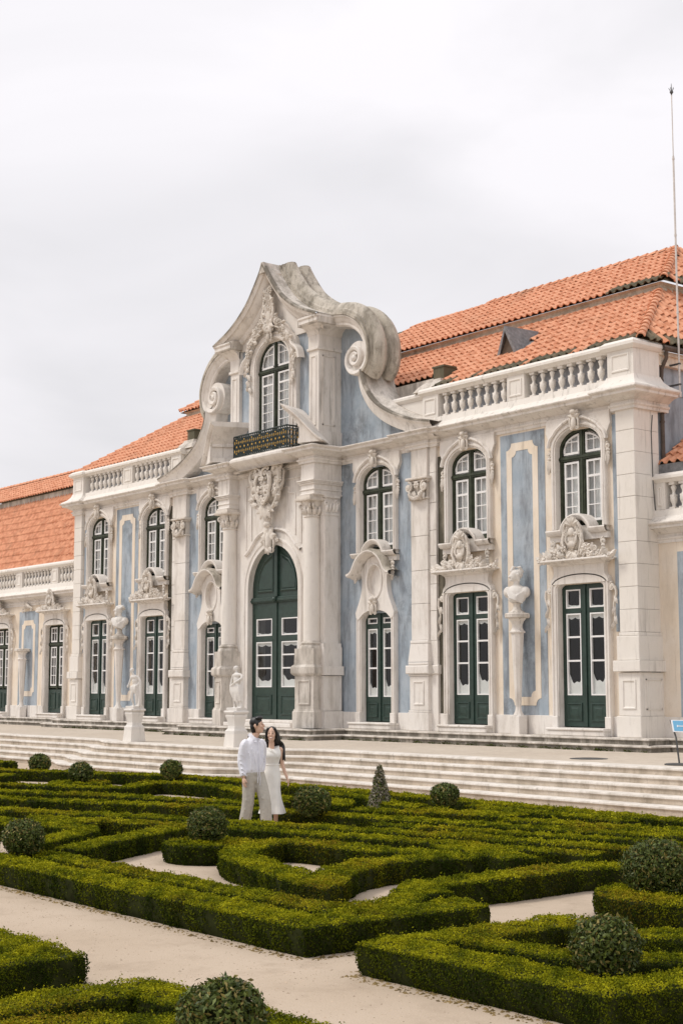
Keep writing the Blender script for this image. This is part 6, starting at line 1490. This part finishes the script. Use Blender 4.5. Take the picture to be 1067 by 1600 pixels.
tz = [(1.545, .070, .068, .015), (1.51, .100, .082, .018), (1.475, .145, .095, .022), (1.43, .185, .11, .025), (1.33, .200, .125, .02), (1.2, .188, .128, .015), (1.08, .188, .135, .015), (1.0, .192, .140, .015), (.955, .178, .130, .015)]
vs_ = []
for z, rx, ry, cy in tz: vs_ += [(rx * math.cos(2 * math.pi * j / 20), cy + ry * math.sin(2 * math.pi * j / 20), z) for j in range(20)]
s_.add(vs_, [(i * 20 + j, i * 20 + (j + 1) % 20, i * 20 + 20 + (j + 1) % 20, i * 20 + 20 + j) for i in range(len(tz) - 1) for j in range(20)] + [tuple(range(20)), tuple(range(len(vs_) - 20, len(vs_)))])
for q, A_ in ((-1, AR), (1, AL)):
    e = Vector(A_[1]).lerp(Vector(A_[2]), .93); limb(s_, [(A_[0][0] * .7, A_[0][1], A_[0][2] + .03), (A_[0][0] * 1.02, A_[0][1], A_[0][2] - .03), A_[1], tuple(e)], [.062, .068, .062, .050]); s_.tube([tuple(Vector(A_[1]).lerp(Vector(A_[2]), .80)), tuple(e)], [.052, .050], 10)
for x0, z0, x1, z1 in ((-.12, 1.42, -.05, 1.02), (-.16, 1.3, -.12, 1.0), (.10, 1.40, .06, 1.02), (.0, 1.3, .02, 1.0), (.15, 1.25, .13, .98)):
    yy = lambda x, z: -.118 * math.sqrt(max(.05, 1 - (x / .2) ** 2)) - .008
    limb(s_, [(x0, yy(x0, z0), z0), ((x0 + x1) / 2 + .012, yy((x0 + x1) / 2, 1.2) - .006, (z0 + z1) / 2), (x1, yy(x1, z1), z1)], [.008, .015, .010], 6)
for A_ in (AR, AL):
    for t_ in (.35, .5, .62, .78, .9):
        c_ = Vector(A_[0]).lerp(Vector(A_[1]), t_ * 2) if t_ < .5 else Vector(A_[1]).lerp(Vector(A_[2]), t_ * 2 - 1); s_.tube([c_ + Vector((-.05, -.04, .03)), c_ + Vector((0, -.054, -.005)), c_ + Vector((.05, -.035, -.04))], .012, 5)
sh = O('shirt', organic(s_, 'shirt', .0095, 6), 'shirt', man)
cl_ = MB()
for q in (-1, 1): cl_.add([(q * .075, .05, 1.555), (q * .088, -.01, 1.525), (q * .05, -.085, 1.475), (q * .012, -.105, 1.455), (q * .07, .045, 1.60), (q * .066, -.03, 1.578), (q * .036, -.085, 1.525), (q * .075, -.10, 1.455)], [(0, 1, 5, 4), (1, 2, 6, 5), (2, 3, 6), (2, 7, 3)])
cl_.tube([(-.075, .05, 1.56), (0, .085, 1.57), (.075, .05, 1.56)], .022, 6); O('collar', cl_, 'shirt', sh)
O('placket', MB().tube([(.01, -.112, 1.45), (.014, -.133, 1.25), (.012, -.142, 1.0)], .010, 5), 'shirt', sh)
tr_ = MB()
tr_.ball((0, .015, .95), (.185, .138, .10), 16, 10); tr_.ball((0, .02, .86), (.19, .14, .12), 16, 10)
for q, Lg in ((-1, LR), (1, LL_)):
    a, k_, f_ = Vector(Lg[0]), Vector(Lg[1]), Vector(Lg[2]); limb(tr_, [tuple(a), tuple(k_ + Vector((0, 0, .0))), tuple(f_)], [.118, .098, .096], 12)
    for t_, s2 in ((.15, 1), (.3, -1), (.5, 1), (.62, -1), (.75, 1), (.88, -1)):
        c_ = a.lerp(k_, t_ * 2) if t_ < .5 else k_.lerp(f_, t_ * 2 - 1); tr_.tube([c_ + Vector((-.09, -.055, .03 * s2)), c_ + Vector((0, -.092, -.005)), c_ + Vector((.09, -.045, -.04 * s2))], .012, 5)
    limb(tr_, [tuple(a + Vector((.0, -.115, 0))), tuple(k_ + Vector((0, -.104, 0))), tuple(f_ + Vector((0, -.098, 0)))], [.012, .012, .010], 5)
tro = O('trousers', organic(tr_, 'trousers', .0105, 5), 'linen', man)
dcs = MB(); dcs.tube([(-.015, -.135, .99), (-.02, -.150, .90), (-.03, -.150, .80)], .006, 5).tube([(.012, -.135, .99), (.02, -.152, .88), (.015, -.150, .76)], .006, 5); O('drawstring', dcs, 'shirt', tro)
for i, Lg in enumerate((LR, LL_)):
    f_ = Vector(Lg[2]); sm_ = MB(); sm_.ball((f_.x, f_.y - .06, .045), (.048, .135, .045), 12, 8); O('shoe', sm_, 'shoe', man)
hr = MB()
hr.ball(T_((0, .025, .055)), (.083 * 1.04, .104 * 1.04, .088 * 1.04), 14, 10, Rm); hr.ball(T_((0, .07, -.01)), (.078, .055, .085), 12, 8, Rm); hr.ball(T_((0, .075, -.075)), (.058, .035, .05), 10, 8, Rm)
for i in range(7): hr.ball(T_((-.055 + .018 * i, -.055 + .008 * abs(3 - i), .115 + .010 * math.sin(i * 2))), (.03, .05, .028), 8, 6, Rm)
for q in (-1, 1): hr.ball(T_((q * .073, -.012, .03)), (.014, .026, .04), 8, 6, Rm)
O('hair', organic(hr, 'hair', .007, 1), 'hair', man)
# --- woman: long white sleeveless dress, long black hair
wom = E_('person', 'person in a long white sleeveless dress with long black hair, smiling, arm swinging', 'person', 'couple walking in the garden', loc=(19.80, -14.66, 0)); wom.rotation_euler = (0, 0, R(FACE_CAM + 16))
b_ = MB(); S = .94
T_, Rm = head_parts(b_, (-.015, -.05, 1.535), R(-20), R(-2), 1.0)
limb(b_, [(0, .02, 1.30), (-.01, -.02, 1.43)], [.052, .048]); b_.ball((0, .02, 1.20), (.13, .085, .13), 14, 10); b_.ball((0, .02, 1.02), (.11, .085, .16), 14, 10); b_.ball((0, .02, .85), (.145, .105, .13), 14, 10)
for q in (-1, 1): b_.ball((q * .055, -.04, 1.19), (.05, .045, .05), 10, 8)
WA = [(.155, .03, 1.285), (.195, .06, 1.04), (.255, -.02, .83)]; WB = [(-.155, .03, 1.285), (-.20, .05, 1.05), (-.19, .10, .85)]
for q, A_ in ((1, WA), (-1, WB)): b_.ball((q * .145, .03, 1.285), (.05, .05, .045), 10, 8); limb(b_, A_, [.042, .034, .024])
hand(b_, WA[-1], (.3, -.15, -1), .7, .92, -1); hand(b_, WB[-1], (0, .1, -1), .6, .92, 1)
WL = [(-.07, .02, .85), (-.065, -.045, .47), (-.06, -.05, .08)]; WR = [(.07, .02, .85), (.075, .02, .47), (.09, .06, .08)]
for Lg in (WL, WR): limb(b_, Lg, [.08, .052, .032]); b_.ball((Lg[2][0], Lg[2][1] - .055, .035), (.038, .10, .032), 10, 8)
O('body', organic(b_, 'body', .0072, 2), 'skin', wom); features(T_, Rm, .98, wom, True)
dz = [(1.325, .125, .062, .028), (1.29, .150, .085, .022), (1.24, .152, .118, .004), (1.19, .154, .128, -.002), (1.12, .137, .110, .01), (1.05, .122, .098, .015), (.97, .132, .108, .015), (.88, .152, .120, .015), (.78, .156, .125, .01), (.65, .148, .128, 0), (.5, .160, .145, -.01), (.38, .182, .168, -.015), (.30, .205, .188, -.02), (.26, .215, .198, -.02)]
zz = np.linspace(1.325, .26, 40); dz = np.array(dz)[::-1]
mb = MB(); n = 48; vs = []
for z in zz:
    rx, ry, cy = (np.interp(z, dz[:, 0], dz[:, k]) for k in (1, 2, 3)); f_ = max(0, min(1, (.95 - z) / .6))
    for j in range(n):
        a = 2 * math.pi * j / n; fold = 1 + f_ * (.075 * math.sin(5 * a + z * 2.2) + .035 * math.sin(9 * a + 1 - z * 3)) + .012 * math.sin(3 * a + z * 22) * (1 if .85 < z < 1.2 else .3)
        vs.append((rx * fold * math.cos(a) + .012 * f_ * math.sin(z * 6), cy + ry * fold * math.sin(a), z + (.03 * math.cos(2 * a) if z > 1.3 else 0)))
fs = [(i * n + j, i * n + (j + 1) % n, (i + 1) * n + (j + 1) % n, (i + 1) * n + j) for i in range(len(zz) - 1) for j in range(n)] + [tuple(range(n))]
mb.add(vs, fs); dress = O('dress', mb, 'dress', wom, smooth=80)
O('waist_seam', MB().tube([(.126 * math.cos(a), .016 + .102 * math.sin(a), 1.045 + .008 * math.sin(a)) for a in [2 * math.pi * i / 24 for i in range(25)]], .007, 5), 'dress', dress)
fd = MB()
for x0, x1, z0, z1 in ((-.09, .07, 1.30, 1.20), (-.04, .10, 1.31, 1.14), (-.11, .02, 1.24, 1.12)): fd.tube([(x0, -.075, z0), ((x0 + x1) / 2, -.118, (z0 + z1) / 2), (x1, -.104, z1)], [.004, .008, .004], 5)
O('drape', fd, 'dress', dress)
hr = MB()
hr.ball(T_((0, .028, .05)), (.082, .10, .085), 14, 10, Rm); hr.ball(T_((0, .075, -.04)), (.08, .05, .11), 12, 8, Rm)
for q in (-1, 1): hr.tube(catmull([tuple(T_((q * .05, -.05, .105))), tuple(T_((q * .082, -.03, .04))), tuple(T_((q * .088, .0, -.07)))], 3), .022, 7)
for i in range(11):
    x = -.05 + .02 * i; hr.tube(catmull([tuple(T_((x * .5, .08, .03))), tuple(T_((x * .7, .10, -.10))), (.03 + x * .8, .12, 1.30), (.085 + x * .55, .10 - .012 * abs(i - 5), 1.16), (.105 + x * .4, .08, 1.05 + .012 * (i % 4))], 4), np.interp(np.linspace(0, 1, 17), [0, .5, 1], [.036, .036, .012]), 7)
for i in range(7):
    x = .012 * i; hr.tube(catmull([tuple(T_((.05, .03 + .01 * i, .0))), tuple(T_((.085, .04 + .006 * i, -.09))), (.125 + x, .075, 1.36), (.165 + x * .6, .08 - .01 * i, 1.23), (.15 + x, .07 - .012 * i, 1.10 + .015 * (i % 3))], 4), np.interp(np.linspace(0, 1, 17), [0, .6, 1], [.030, .034, .010]), 7)
hr.tube(catmull([tuple(T_((-.06, -.02, .03))), tuple(T_((-.085, .02, -.06))), (-.08, .06, 1.38), (-.07, .09, 1.25)], 4), [.026] * 13, 7)
O('hair', organic(hr, 'hair', .007, 1), 'hair', wom)
